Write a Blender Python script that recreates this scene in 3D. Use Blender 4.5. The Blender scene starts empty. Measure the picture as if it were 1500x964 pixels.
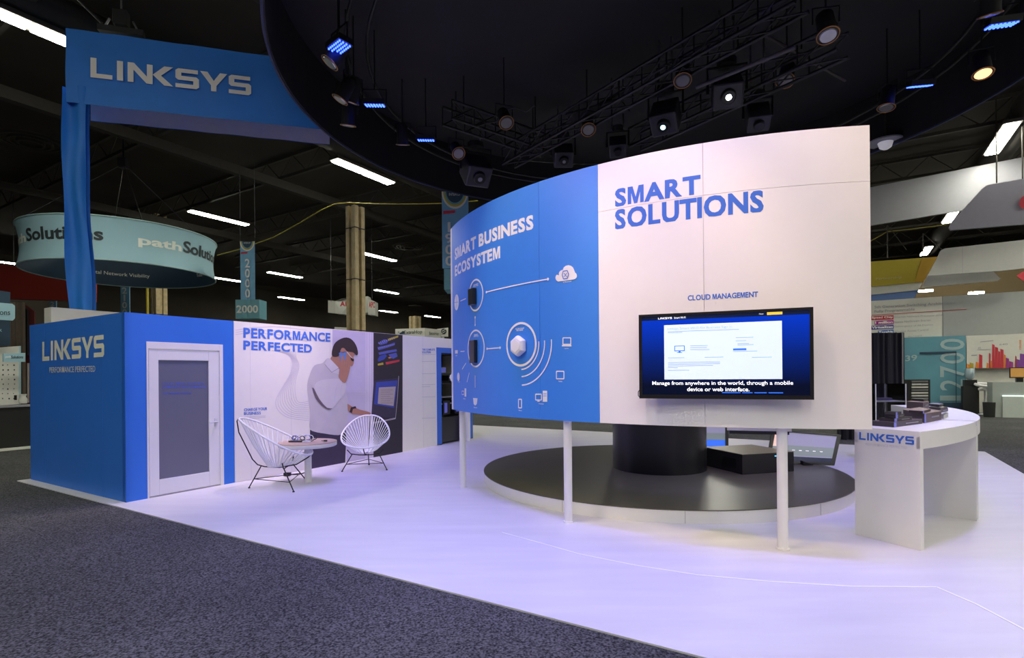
import bpy, bmesh, math, random
from mathutils import Vector, Matrix
random.seed(7)
sc = bpy.context.scene
COL = sc.collection
V = Vector
pi = math.pi

# ------------------------------------------------------------------ camera
FPX, CXP, CYP, HC = 791.0, 750.0, 548.0, 1.6
ROLL = math.radians(0.5)
cam = bpy.data.objects.new('camera', bpy.data.cameras.new('camera'))
COL.objects.link(cam)
cam.data.sensor_width = 36.0
cam.data.lens = FPX * 36.0 / 1500.0
cam.data.shift_y = (CYP - 482.0) / 1500.0
cam.data.clip_end = 200
cam.matrix_world = Matrix.Translation((0, 0, HC)) @ Matrix.Rotation(ROLL, 4, 'Y') @ Matrix.Rotation(pi / 2, 4, 'X')
sc.camera = cam

# ------------------------------------------------------------------ world, exposure
wd = bpy.data.worlds.new('hall_air'); sc.world = wd; wd.use_nodes = True
wd.node_tree.nodes['Background'].inputs[0].default_value = (0.8, 0.85, 0.75, 1)
wd.node_tree.nodes['Background'].inputs[1].default_value = 0.02
sc.view_settings.view_transform = 'Standard'
sc.view_settings.look = 'None'
sc.view_settings.gamma = 1
sc.view_settings.exposure = 0.0
sc.view_settings.use_curve_mapping = False
sc.cycles.max_bounces = 6
sc.cycles.sample_clamp_indirect = 4

# light levels (watts, colour); the lamps themselves hang in the light rig built below
P_LED, C_LED = 370, (0.22, 0.17, 1.0)
P_WHITE, C_WHITE = 175, (0.72, 0.70, 1.0)
P_WARM, C_WARM = 560, (1.0, 0.72, 0.53)
L_TUBE = 88.0                                    # radiance of the hall tubes

# ------------------------------------------------------------------ geometry of the view and the hall axes
AV = V((0.523, 0.852, 0)).normalized()            # along the hall lamps
BV = V((AV.y, -AV.x, 0))                          # across, to the right
O = V((0, 0, HC))

def W(b, a, z=0.0): return BV * b + AV * a + V((0, 0, z))
def ray(x, y):
    u = (x - CXP) / FPX; v = -(y - CYP) / FPX
    return V((u * math.cos(ROLL) + v * math.sin(ROLL), 1, -u * math.sin(ROLL) + v * math.cos(ROLL)))
def at(x, y, z):
    d = ray(x, y); return O + d * ((z - HC) / d.z)
def atY(x, y, Y): return O + ray(x, y) * Y
def hit(x, y, p, n):
    d = ray(x, y); return O + d * ((p - O).dot(n) / d.dot(n))
def on_a(x, y, a): return hit(x, y, AV * a, AV)
def on_b(x, y, b): return hit(x, y, BV * b, BV)

# ------------------------------------------------------------------ materials
MATS = {}
def mat(name, col, rough=0.6, metal=0.0, emit=0.0, noise=0.06, scale=8.0, bump=0.0, spec=0.5, trans=0.0, alpha=1.0, coat=0.0):
    if name in MATS: return MATS[name]
    m = bpy.data.materials.new(name); m.use_nodes = True; MATS[name] = m
    nt = m.node_tree; b = nt.nodes['Principled BSDF']
    b.inputs['Roughness'].default_value = rough
    b.inputs['Metallic'].default_value = metal
    b.inputs['Specular IOR Level'].default_value = spec
    b.inputs['Transmission Weight'].default_value = trans
    b.inputs['Alpha'].default_value = alpha
    b.inputs['Coat Weight'].default_value = coat
    tc = nt.nodes.new('ShaderNodeTexCoord')
    nz = nt.nodes.new('ShaderNodeTexNoise'); nz.inputs['Scale'].default_value = scale
    nz.inputs['Detail'].default_value = 4
    nt.links.new(tc.outputs['Object'], nz.inputs['Vector'])
    mx = nt.nodes.new('ShaderNodeMix'); mx.data_type = 'RGBA'
    mx.inputs[6].default_value = tuple(c * (1 - noise) for c in col) + (1,)
    mx.inputs[7].default_value = tuple(min(1, c * (1 + noise)) for c in col) + (1,)
    nt.links.new(nz.outputs['Fac'], mx.inputs[0])
    nt.links.new(mx.outputs[2], b.inputs['Base Color'])
    if emit:
        nt.links.new(mx.outputs[2], b.inputs['Emission Color'])
        b.inputs['Emission Strength'].default_value = emit
    if bump:
        bp = nt.nodes.new('ShaderNodeBump'); bp.inputs['Strength'].default_value = bump
        bp.inputs['Distance'].default_value = 0.01
        nt.links.new(nz.outputs['Fac'], bp.inputs['Height'])
        nt.links.new(bp.outputs['Normal'], b.inputs['Normal'])
    return m

M_WHITE = mat('white_laminate', (0.80, 0.79, 0.80), 0.42, noise=0.02)
M_PANEL = mat('white_print_panel', (0.84, 0.81, 0.79), 0.5, noise=0.02)
M_BLUEP = mat('blue_print_panel', (0.045, 0.23, 0.72), 0.42, noise=0.03)
M_BLUEW = mat('blue_painted_wall', (0.024, 0.165, 0.68), 0.5, noise=0.05, scale=3)
M_PRINTBLUE = mat('blue_letter_print', (0.03, 0.14, 0.60), 0.5, noise=0.02)
M_PRINTWHITE = mat('white_letter_print', (0.85, 0.83, 0.80), 0.5, noise=0.02)
M_CREAM = mat('cream_letter_print', (0.80, 0.78, 0.66), 0.5, noise=0.02)
M_GREYT = mat('grey_letter_print', (0.30, 0.30, 0.34), 0.6)
M_PALELINE = mat('pale_grey_line_print', (0.58, 0.55, 0.64), 0.6)
M_BLACK = mat('black_gloss_laminate', (0.012, 0.012, 0.013), 0.3)
M_BLACKM = mat('black_matte', (0.012, 0.012, 0.013), 0.65, bump=0.1)
M_BTOP = mat('black_platform_vinyl', (0.105, 0.10, 0.07), 0.3, noise=0.15, scale=4, bump=0.05)
M_SEAM = mat('panel_seam_shadow_gap', (0.25, 0.16, 0.18), 0.8)
M_METAL = mat('brushed_chrome', (0.75, 0.75, 0.77), 0.3, 0.4)
M_DMETAL = mat('dark_truss_metal', (0.05, 0.05, 0.055), 0.4, 0.8)
M_LMETAL = mat('aluminium', (0.45, 0.45, 0.47), 0.35, 1.0)
M_FABBLK = mat('black_canopy_fabric', (0.010, 0.010, 0.013), 0.75, noise=0.3, scale=1.5, bump=0.6)
M_FABBLUE = mat('blue_banner_fabric', (0.014, 0.19, 0.68), 0.6, noise=0.10, scale=2.0, bump=0.3)
M_FABLILAC = mat('lilac_white_banner_lining', (0.80, 0.76, 0.92), 0.7, noise=0.05)
M_CEIL = mat('dark_hall_ceiling', (0.032, 0.026, 0.018), 0.9, noise=0.5, scale=0.6)
M_STEEL = mat('dark_roof_steel', (0.045, 0.040, 0.032), 0.8, noise=0.2)
M_TUBE = mat('fluorescent_diffuser', (1.0, 0.98, 0.84), 0.5, emit=L_TUBE, noise=0.0)
M_CORD = mat('white_vinyl_cord', (0.85, 0.85, 0.87), 0.4)
M_WOODT = mat('table_top_edge', (0.55, 0.40, 0.28), 0.5, noise=0.2, scale=20)
M_TEAL = mat('pale_teal_sign_fabric', (0.33, 0.54, 0.62), 0.7, noise=0.04, scale=2)
M_NAVY = mat('navy_sign_lining', (0.02, 0.05, 0.09), 0.7)
M_RED = mat('dark_red_sign', (0.34, 0.03, 0.02), 0.7)
M_POST = mat('old_painted_timber', (0.52, 0.42, 0.24), 0.8, noise=0.4, scale=6, bump=0.4)
M_YELLOWROPE = mat('yellow_rope', (0.30, 0.26, 0.03), 0.7)
M_SIGNBLUE = mat('steel_blue_aisle_sign', (0.14, 0.34, 0.52), 0.6, noise=0.15, scale=3)
M_SIGNTEAL = mat('teal_aisle_sign', (0.12, 0.30, 0.36), 0.6)
M_SIGNWHITE = mat('off_white_sign', (0.62, 0.62, 0.56), 0.6)
M_YEL = mat('yellow_sign', (0.45, 0.36, 0.03), 0.6)
M_ORANGE = mat('orange_print', (0.70, 0.22, 0.03), 0.6)
M_REDP = mat('red_print', (0.50, 0.03, 0.05), 0.6)
M_GREYB = mat('grey_booth_fascia', (0.19, 0.19, 0.21), 0.5)
M_GREYW = mat('grey_gloss_booth_wall', (0.34, 0.36, 0.35), 0.3)
M_BWHITE = mat('white_booth_wall', (0.66, 0.65, 0.58), 0.5)
M_CARTON = mat('dark_product_carton', (0.035, 0.028, 0.032), 0.4)
M_CARTOP = mat('brown_product_carton_top', (0.28, 0.19, 0.15), 0.5)
M_LBLUE = mat('product_blue_stripe', (0.20, 0.22, 0.75), 0.5)
M_SKIN = mat('printed_skin', (0.42, 0.20, 0.14), 0.6, noise=0.08, scale=12)
M_HAIR = mat('printed_dark_hair', (0.035, 0.02, 0.025), 0.7)
M_SHIRT = mat('printed_white_shirt', (0.56, 0.52, 0.58), 0.6, noise=0.06, scale=7)
M_SHIRT2 = mat('printed_white_shirt_sleeve', (0.64, 0.60, 0.66), 0.6, noise=0.06, scale=7)
M_FOLD = mat('printed_shirt_fold', (0.15, 0.11, 0.15), 0.6)
M_TROU = mat('printed_dark_trousers', (0.035, 0.025, 0.06), 0.6)
M_LILAC = mat('printed_pale_lilac', (0.55, 0.50, 0.68), 0.6)
M_LILAC2 = mat('printed_lilac_frame', (0.66, 0.61, 0.74), 0.6)
M_NIGHT = mat('printed_dark_server_room', (0.018, 0.012, 0.025), 0.6)
M_STEELBLUE = mat('printed_blue_cables', (0.08, 0.10, 0.42), 0.6)
M_MIDBLUE = mat('printed_screen_blue', (0.035, 0.06, 0.35), 0.6)
M_PAGE = mat('printed_page', (0.42, 0.36, 0.36), 0.6)
M_PHONE = mat('printed_blue_phone', (0.12, 0.22, 0.55), 0.5)
def emis(name, col, s): return mat(name, col, 0.3, emit=s, noise=0.03)
M_SCRBLUE = emis('screen_blue', (0.0, 0.035, 0.50), 0.9)
M_SCRDARK = emis('screen_dark_navy', (0.002, 0.006, 0.03), 0.9)
M_SCRWHITE = emis('screen_white_page', (0.62, 0.74, 0.88), 0.62)
M_SCRTEXT = emis('screen_white_text', (0.9, 0.92, 0.95), 0.9)
M_SCRGREY = emis('screen_grey_text', (0.25, 0.32, 0.48), 0.9)
M_SCRLBLUE = emis('screen_link_blue', (0.03, 0.14, 0.75), 0.9)
M_SCRYEL = emis('screen_yellow_button', (0.75, 0.48, 0.06), 0.9)
M_LEDB = emis('led_blue', (0.02, 0.05, 1.0), 12.0)
M_LEDW = emis('lamp_white', (0.85, 0.95, 1.0), 14.0)
M_LEDO = emis('lamp_warm', (1.0, 0.55, 0.25), 2.0)
M_STRIP = emis('led_strip_white', (0.75, 0.95, 0.85), 1.6)

def glass(name, col, rough=0.02):
    m = bpy.data.materials.new(name); m.use_nodes = True; nt = m.node_tree
    nt.nodes.clear()
    out = nt.nodes.new('ShaderNodeOutputMaterial'); mx = nt.nodes.new('ShaderNodeMixShader')
    t = nt.nodes.new('ShaderNodeBsdfTransparent'); t.inputs[0].default_value = col + (1,)
    g = nt.nodes.new('ShaderNodeBsdfGlossy'); g.inputs['Roughness'].default_value = rough
    f = nt.nodes.new('ShaderNodeFresnel'); f.inputs[0].default_value = 1.5
    nt.links.new(f.outputs[0], mx.inputs[0]); nt.links.new(t.outputs[0], mx.inputs[1]); nt.links.new(g.outputs[0], mx.inputs[2])
    nt.links.new(mx.outputs[0], out.inputs[0]); return m
M_ACRYL = glass('clear_acrylic', (0.86, 0.86, 0.92))
M_FROST = mat('frosted_grey_door_glass', (0.14, 0.145, 0.20), 0.28, noise=0.05, scale=1.5)

def carpet_mat():
    m = bpy.data.materials.new('speckled_grey_carpet'); m.use_nodes = True; nt = m.node_tree
    b = nt.nodes['Principled BSDF']; b.inputs['Roughness'].default_value = 0.95; b.inputs['Specular IOR Level'].default_value = 0.1
    tc = nt.nodes.new('ShaderNodeTexCoord')
    n1 = nt.nodes.new('ShaderNodeTexNoise'); n1.inputs['Scale'].default_value = 75; n1.inputs['Detail'].default_value = 3
    n2 = nt.nodes.new('ShaderNodeTexNoise'); n2.inputs['Scale'].default_value = 0.7; n2.inputs['Detail'].default_value = 5
    nt.links.new(tc.outputs['Object'], n1.inputs['Vector']); nt.links.new(tc.outputs['Object'], n2.inputs['Vector'])
    r = nt.nodes.new('ShaderNodeValToRGB'); r.color_ramp.elements[0].position = 0.36; r.color_ramp.elements[1].position = 0.66
    r.color_ramp.elements[0].color = (0.018, 0.018, 0.019, 1); r.color_ramp.elements[1].color = (0.135, 0.137, 0.140, 1)
    nt.links.new(n1.outputs['Fac'], r.inputs[0])
    mp = nt.nodes.new('ShaderNodeMapRange'); mp.inputs[1].default_value = 0.3; mp.inputs[2].default_value = 0.7
    mp.inputs[3].default_value = 0.8; mp.inputs[4].default_value = 1.15
    nt.links.new(n2.outputs['Fac'], mp.inputs[0])
    mx = nt.nodes.new('ShaderNodeMix'); mx.data_type = 'RGBA'; mx.blend_type = 'MULTIPLY'; mx.inputs[0].default_value = 1
    nt.links.new(r.outputs[0], mx.inputs[6]); nt.links.new(mp.outputs[0], mx.inputs[7])
    nt.links.new(mx.outputs[2], b.inputs['Base Color'])
    bp = nt.nodes.new('ShaderNodeBump'); bp.inputs['Strength'].default_value = 0.5; bp.inputs['Distance'].default_value = 0.008
    nt.links.new(n1.outputs['Fac'], bp.inputs['Height']); nt.links.new(bp.outputs['Normal'], b.inputs['Normal'])
    return m
def vinyl_mat():
    m = bpy.data.materials.new('white_vinyl_floor'); m.use_nodes = True; nt = m.node_tree
    b = nt.nodes['Principled BSDF']; b.inputs['Specular IOR Level'].default_value = 0.35
    tc = nt.nodes.new('ShaderNodeTexCoord')
    n1 = nt.nodes.new('ShaderNodeTexNoise'); n1.inputs['Scale'].default_value = 0.9; n1.inputs['Detail'].default_value = 6
    mpg = nt.nodes.new('ShaderNodeMapping'); mpg.inputs['Rotation'].default_value[2] = 0.5; mpg.inputs['Scale'].default_value = (1, 6, 1)
    nt.links.new(tc.outputs['Object'], mpg.inputs['Vector']); nt.links.new(mpg.outputs[0], n1.inputs['Vector'])
    r = nt.nodes.new('ShaderNodeValToRGB'); r.color_ramp.elements[0].position = 0.3; r.color_ramp.elements[1].position = 0.75
    r.color_ramp.elements[0].color = (0.62, 0.61, 0.63, 1); r.color_ramp.elements[1].color = (0.71, 0.70, 0.71, 1)
    nt.links.new(n1.outputs['Fac'], r.inputs[0]); nt.links.new(r.outputs[0], b.inputs['Base Color'])
    mp = nt.nodes.new('ShaderNodeMapRange'); mp.inputs[3].default_value = 0.30; mp.inputs[4].default_value = 0.5
    nt.links.new(n1.outputs['Fac'], mp.inputs[0]); nt.links.new(mp.outputs[0], b.inputs['Roughness'])
    return m
M_CARPET = carpet_mat(); M_VINYL = vinyl_mat()

# ------------------------------------------------------------------ object helpers
def link(name, me, m, parent=None):
    o = bpy.data.objects.new(name, me); COL.objects.link(o)
    if m is not None: me.materials.clear(); me.materials.append(m)
    if parent is not None:
        o.parent = parent
        o.matrix_parent_inverse = parent.matrix_world.inverted() if parent.type != 'EMPTY' else Matrix.Translation(-parent.location)
    return o
def tag(o, label=None, cat=None, group=None, kind=None):
    if label: o['label'] = label
    if cat: o['category'] = cat
    if group: o['group'] = group
    if kind: o['kind'] = kind
    return o
def empty(name, loc, label, cat, group=None):
    o = bpy.data.objects.new(name, None); COL.objects.link(o); o.location = loc; o.empty_display_size = 0.1
    return tag(o, label, cat, group)
class MB:
    """collects world-space geometry, built as one mesh"""
    def __init__(s, flat=False): s.v = []; s.f = []; s.sm = []; s.flat = flat
    def add(s, vs, fs, smooth=False):
        if len(fs) < 30 and smooth and s.flat: smooth = False
        n = len(s.v); s.v += [tuple(v) for v in vs]; s.f += [[i + n for i in f] for f in fs]; s.sm += [smooth] * len(fs); return s
    def box(s, c, size, X=V((1, 0, 0)), Y=V((0, 1, 0)), Z=V((0, 0, 1))):
        c = V(c); a, b, h = [q / 2 for q in size]
        vs = [c + X * (i * a) + Y * (j * b) + Z * (k * h) for k in (-1, 1) for j in (-1, 1) for i in (-1, 1)]
        return s.add(vs, [(0, 2, 3, 1), (4, 5, 7, 6), (0, 1, 5, 4), (2, 6, 7, 3), (0, 4, 6, 2), (1, 3, 7, 5)])
    def hbox(s, b0, b1, a0, a1, z0, z1):
        return s.box(W((b0 + b1) / 2, (a0 + a1) / 2, (z0 + z1) / 2), (abs(b1 - b0), abs(a1 - a0), abs(z1 - z0)), BV, AV)
    def slab(s, pts, off):
        """polygon extruded by vector off"""
        n = len(pts); off = V(off); vs = [V(p) for p in pts] + [V(p) + off for p in pts]
        return s.add(vs, [list(range(n))[::-1], list(range(n, 2 * n))] + [[i, (i + 1) % n, (i + 1) % n + n, i + n] for i in range(n)])
    def poly(s, pts): return s.add([V(p) for p in pts], [list(range(len(pts)))])
    def cyl(s, p0, p1, r0, r1=None, n=16, cap=True):
        p0, p1 = V(p0), V(p1); r1 = r0 if r1 is None else r1
        d = (p1 - p0).normalized(); x = d.orthogonal().normalized(); y = d.cross(x)
        vs = [p + (x * math.cos(2 * pi * i / n) + y * math.sin(2 * pi * i / n)) * r for p, r in ((p0, r0), (p1, r1)) for i in range(n)]
        s.add(vs, [[i, (i + 1) % n, (i + 1) % n + n, i + n] for i in range(n)], True)
        if cap: s.add(vs[:n], [list(range(n))[::-1]]); s.add(vs[n:], [list(range(n))])
        return s
    def tube(s, path, r, n=6, closed=False):
        path = [V(p) for p in path]; m = len(path); rings = []; x = None
        for i, p in enumerate(path):
            if closed: d = path[(i + 1) % m] - path[i - 1]
            else: d = path[min(i + 1, m - 1)] - path[max(i - 1, 0)]
            d.normalize()
            x = d.orthogonal().normalized() if x is None else (x - d * x.dot(d)).normalized()
            y = d.cross(x); rings.append([p + (x * math.cos(2 * pi * k / n) + y * math.sin(2 * pi * k / n)) * r for k in range(n)])
        vs = [q for rg in rings for q in rg]; fs = []
        for i in range(m if closed else m - 1):
            j = (i + 1) % m
            fs += [[i * n + k, i * n + (k + 1) % n, j * n + (k + 1) % n, j * n + k] for k in range(n)]
        s.add(vs, fs, True)
        if not closed: s.add(rings[0], [list(range(n))[::-1]]); s.add(rings[-1], [list(range(n))])
        return s
    def lathe(s, c, prof, n=32, X=V((1, 0, 0)), Y=V((0, 1, 0)), Z=V((0, 0, 1))):
        c = V(c); vs = [c + (X * math.cos(2 * pi * i / n) + Y * math.sin(2 * pi * i / n)) * r + Z * z for r, z in prof for i in range(n)]
        fs = [[k * n + i, k * n + (i + 1) % n, (k + 1) * n + (i + 1) % n, (k + 1) * n + i] for k in range(len(prof) - 1) for i in range(n)]
        s.add(vs, fs, True)
        s.add(vs[:n], [list(range(n))[::-1]]); s.add(vs[-n:], [list(range(n))]); return s
    def arc(s, c, r0, r1, t0, t1, z0, z1, n=48):
        """annular sector block, angles in degrees"""
        c = V((c[0], c[1], 0)); vs = []; fs = []
        for i in range(n + 1):
            t = math.radians(t0 + (t1 - t0) * i / n); d = V((math.cos(t), math.sin(t), 0))
            vs += [c + d * r0 + V((0, 0, z0)), c + d * r1 + V((0, 0, z0)), c + d * r1 + V((0, 0, z1)), c + d * r0 + V((0, 0, z1))]
        for i in range(n):
            a = 4 * i; b = a + 4
            fs += [[a, a + 1, b + 1, b], [a + 1, a + 2, b + 2, b + 1], [a + 2, a + 3, b + 3, b + 2], [a + 3, a, b, b + 3]]
        if abs(t1 - t0) < 359.9: fs += [[0, 3, 2, 1], [4 * n, 4 * n + 1, 4 * n + 2, 4 * n + 3]]
        return s.add(vs, fs)
    def build(s, name, m, parent=None, bevel=0.0):
        me = bpy.data.meshes.new(name)
        me.from_pydata(s.v, [], s.f)
        bm = bmesh.new(); bm.from_mesh(me)
        bmesh.ops.recalc_face_normals(bm, faces=bm.faces)
        if bevel:
            bmesh.ops.remove_doubles(bm, verts=bm.verts, dist=1e-5)
            bmesh.ops.bevel(bm, geom=[e for e in bm.edges if len(e.link_faces) == 2 and e.calc_face_angle(0) > 0.6], offset=bevel, segments=2, affect='EDGES', profile=0.5)
            bm.to_mesh(me)
        else:
            bm.to_mesh(me); me.polygons.foreach_set('use_smooth', s.sm)
        bm.free()
        c = V((0, 0, 0))
        if parent is None and me.vertices:
            lo = V([min(v.co[i] for v in me.vertices) for i in range(3)]); hi = V([max(v.co[i] for v in me.vertices) for i in range(3)])
            c = V(((lo.x + hi.x) / 2, (lo.y + hi.y) / 2, lo.z)); me.transform(Matrix.Translation(-c))
        o = link(name, me, m, parent)
        if parent is None: o.location = c; bpy.context.view_layer.update()
        return o
def thing(name, mb, m, label, cat, group=None, bevel=0.0): return tag(mb.build(name, m, None, bevel), label, cat, group)
def struct(name, mb, m, parent=None): return tag(mb.build(name, m, parent), kind='structure')

# text as flat print: glyph outlines normalised to a unit box and mapped to a surface
TXT = {}
MPOLY = [(0, 0), (.2, 0), (.2, .62), (.36, 0), (.54, 0), (.7, .62), (.7, 0), (.9, 0), (.9, 1), (.62, 1), (.45, .36), (.28, 1), (0, 1)]
def outline(s, bold):
    cu = bpy.data.curves.new('t', 'FONT'); cu.body = s; cu.size = 1; cu.offset = bold; cu.resolution_u = 3
    ob = bpy.data.objects.new('t', cu); COL.objects.link(ob)
    dg = bpy.context.evaluated_depsgraph_get(); me = bpy.data.meshes.new_from_object(ob.evaluated_get(dg))
    vs = [(v.co.x, v.co.y) for v in me.vertices]; fs = [list(p.vertices) for p in me.polygons]
    bpy.data.objects.remove(ob); bpy.data.curves.remove(cu); bpy.data.meshes.remove(me)
    return vs, fs, (min(v[0] for v in vs), max(v[0] for v in vs))
def glyphs(s, bold):
    k = (s, bold)
    if k not in TXT and bold >= 0 and len(s) > 1 and chr(10) not in s and s.isupper():
        vs = []; fs = []; x = 0; prev = 'N'
        for ch in s:
            if ch == ' ': x += .24; prev = 'N'; continue
            if (ch in 'ATVY') != (prev in 'ATVY') and x: x -= .05
            prev = ch
            v_, f_, bb = outline(ch, bold) if ch != 'M' else ([(a * .72, b * .70) for a, b in MPOLY], [list(range(13))], (0, .648)); n = len(vs)
            ws = bb[1] - bb[0]
            vs += [(x + ws * (a - bb[0]) / (bb[1] - bb[0]), min(max(b / .70, -.02), 1.02)) for a, b in v_]; fs += [[i + n for i in f] for f in f_]
            x += ws + .065 + (.04 if bold < .03 else 0)
        x0 = min(v[0] for v in vs); x1 = max(v[0] for v in vs)
        TXT[k] = ([((a - x0) / (x1 - x0), b) for a, b in vs], fs)
    if k not in TXT:
        cu = bpy.data.curves.new('t', 'FONT'); cu.body = s; cu.size = 1; cu.offset = bold; cu.resolution_u = 3
        cu.align_x = 'CENTER'; cu.space_line = 0.85
        ob = bpy.data.objects.new('t', cu); COL.objects.link(ob)
        dg = bpy.context.evaluated_depsgraph_get(); me = bpy.data.meshes.new_from_object(ob.evaluated_get(dg))
        vs = [(v.co.x, v.co.y) for v in me.vertices]; fs = [list(p.vertices) for p in me.polygons]
        bpy.data.objects.remove(ob); bpy.data.curves.remove(cu); bpy.data.meshes.remove(me)
        x0 = min(v[0] for v in vs); x1 = max(v[0] for v in vs); y0 = min(v[1] for v in vs); y1 = max(v[1] for v in vs)
        TXT[k] = ([((x - x0) / (x1 - x0), (y - y0) / (y1 - y0)) for x, y in vs], fs)
    return TXT[k]
def write(s, f, m, parent, bold=0.02, name='lettering', cuts=0):
    vs, fs = glyphs(s, bold)
    if cuts:                                        # finer triangles, so that big letters follow a curved wall
        bm = bmesh.new(); bv_ = [bm.verts.new((x, y, 0)) for x, y in vs]
        for q in fs: bm.faces.new([bv_[i] for i in q])
        bm.normal_update(); bmesh.ops.triangulate(bm, faces=bm.faces, ngon_method='EAR_CLIP'); bmesh.ops.subdivide_edges(bm, edges=bm.edges, cuts=cuts, use_grid_fill=True)
        bm.verts.index_update(); vs = [(v.co.x, v.co.y) for v in bm.verts]; fs = [[v.index for v in q.verts] for q in bm.faces]; bm.free()
    return MB().add([f(u, v) for u, v in vs], fs).build(name, m, parent)
def quad(bl, br, tl):
    bl, br, tl = V(bl), V(br), V(tl); return lambda u, v: bl + (br - bl) * u + (tl - bl) * v
LOGO = [[(0, 0), (.95, 0), (.95, .22), (.26, .22), (.26, 1), (0, 1)],
        [(1.15, 0), (1.42, 0), (1.42, 1), (1.15, 1)],
        [(1.62, 0), (1.88, 0), (1.88, .64), (2.46, 0), (2.74, 0), (2.74, 1), (2.48, 1), (2.48, .36), (1.9, 1), (1.62, 1)],
        [(2.74, .5), (3.27, 1), (3.68, 1), (3.12, .5), (3.68, 0), (3.27, 0)]] + \
       [[(x + dx, y) for x, y in [(0, 0), (.98, 0), (1.1, .1), (1.1, .52), (.98, .62), (.27, .62), (.27, .79), (1.05, .79), (1.05, 1), (.13, 1), (0, .9), (0, .5), (.12, .40), (.83, .40), (.83, .21), (0, .21)]] for dx in (3.78, 6.3)] + \
       [[(x + 4.93, y) for x, y in [(0, 1), (.35, 1), (.65, .55), (.95, 1), (1.3, 1), (.78, .3), (.78, 0), (.52, 0), (.52, .3)]]]
def logo(f, m, parent):
    mb = MB()
    for p in LOGO: mb.poly([f(x / 7.4, y) for x, y in p])
    return mb.build('logo', m, parent)

# ------------------------------------------------------------------ floors
fl = tag(MB().box((0, 20, -0.05), (110, 110, 0.1)).build('floor', M_CARPET), kind='structure')
VB0, VB1, VA0, VA1 = -10.96, 2.33, 3.12, 13.75
vf = struct('trim_1', MB().hbox(VB0, VB1, VA0, VA1, 0.0, 0.012), M_VINYL)
tag(vf, 'white vinyl booth floor raised a little above the grey carpet')
# weld seams in the vinyl
P1 = [at(x, y, 0.013) for x, y in [(735, 780), (790, 795), (850, 812), (930, 828), (1020, 842), (1130, 852), (1250, 859), (1372, 860)]]
P2 = [at(x, y, 0.013) for x, y in [(1372, 860), (1430, 885), (1500, 922), (1560, 955)]]
for P in (P1, P2):
    s = MB()
    for i in range(len(P) - 1):
        d = (P[i + 1] - P[i]).normalized(); n = V((-d.y, d.x, 0)) * 0.008
        s.slab([P[i] - n, P[i + 1] - n, P[i + 1] + n, P[i] + n], (0, 0, 0.0015))
    s.build('weld_seam', mat('white_weld', (.95, .95, .95), .5, noise=.01), vf)

# ------------------------------------------------------------------ hall ceiling and far walls
ce = tag(MB().box((0, 20, 9.65), (110, 110, 0.1)).build('ceiling', M_CEIL), kind='structure')
for i in range(13):                                # bar joists across the hall, each its own part
    a = 4 + i * 4.2; s = MB()
    s.hbox(-34, 26, a - .05, a + .05, 8.75, 8.85); s.hbox(-34, 26, a - .05, a + .05, 9.45, 9.55)
    for k in range(40):
        b = -34 + k * 1.5
        s.cyl(W(b, a, 8.8), W(b + .75, a, 9.5), .02, n=5); s.cyl(W(b + .75, a, 9.5), W(b + 1.5, a, 8.8), .02, n=5)
    s.build('joist', M_STEEL, ce)
for b in (-26, -17.5, -9, 0, 9, 18):
    MB().hbox(b - .12, b + .12, -2, 52, 8.45, 8.75).build('beam', M_STEEL, ce)
for b, r in ((-13.4, .35), (4.5, .4)):
    MB().cyl(W(b, 0, 8.9), W(b, 50, 8.9), r, n=16).build('air_duct', M_STEEL, ce)
for x, y in ((45, 208), (600, 362), (760, 30)):
    p = at(x, y, 8.7); s = MB()
    for k in range(4): s.arc((p.x, p.y), .28 + .2 * k, .34 + .2 * k, 0, 360, 8.62 + .03 * k, 8.72, 24)
    s.build('round_air_vent', M_STEEL, ce)
struct('wall_back', MB().hbox(-46, 30, 55, 55.3, 0, 9.6), M_CEIL)
struct('wall_left', MB().hbox(-46.3, -46, -14, 55.3, 0, 9.6), M_CEIL)
struct('wall_right', MB().hbox(30, 30.3, -14, 55.3, 0, 9.6), M_CEIL)
struct('wall_behind_camera', MB().hbox(-46.3, 30.3, -14.3, -14, 0, 9.6), M_CEIL)

# hall lights: twin tube fixtures in line with AV
LBL = {(322, 320): 'twin tube ceiling light above the teal ring sign, left of the 2000 aisle sign',
       (534, 253): 'largest twin tube ceiling light, straight above the timber column top',
       (45, 40): 'bright twin tube ceiling light at the top left corner beside the blue banner',
       (1467, 205): 'biggest square-looking ceiling light at the far right, above the grey fascias',
       (1393, 317): 'ceiling light at the corner of the grey hanging fascia on the right',
       (1357, 368): 'small ceiling light above the yellow hanging fascia',
       (556, 377): 'twin tube ceiling light just right of the timber column, upper of the row',
       (418, 403): 'ceiling light between the 2000 aisle sign and the timber column, upper one',
       (427, 437.5): 'ceiling light between the 2000 aisle sign and the timber column, lower one',
       (566.6, 427.6): 'ceiling light right of the timber column above the white octagon sign',
       (228, 439): 'ceiling light behind the second timber column at the left',
       (156, 452): 'ceiling light beside the 2100 aisle sign, above the white store room wall',
       (328, 409): 'ceiling light peeping out at the right rim of the teal ring sign',
       (10, 385): 'ceiling light at the left picture edge above the dark red sign',
       (633.7, 464): 'distant ceiling light left of the curved wall edge, upper one',
       (272, 455.6): 'ceiling light just above the blue booth wall right of the second timber column',
       (334.5, 450): 'ceiling light half hidden behind the 2000 aisle box sign',
       (488, 465.5): 'distant ceiling light left of the timber column under the white octagon sign',
       (569, 456.6): 'distant ceiling light right of the timber column, third one down'}
PTS = list(LBL) + [(480, 477), (416, 468), (555, 472), (555, 484), (626, 478), (690, 470)]
cent = [at(x, y, 8.4) for x, y in PTS]
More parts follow.
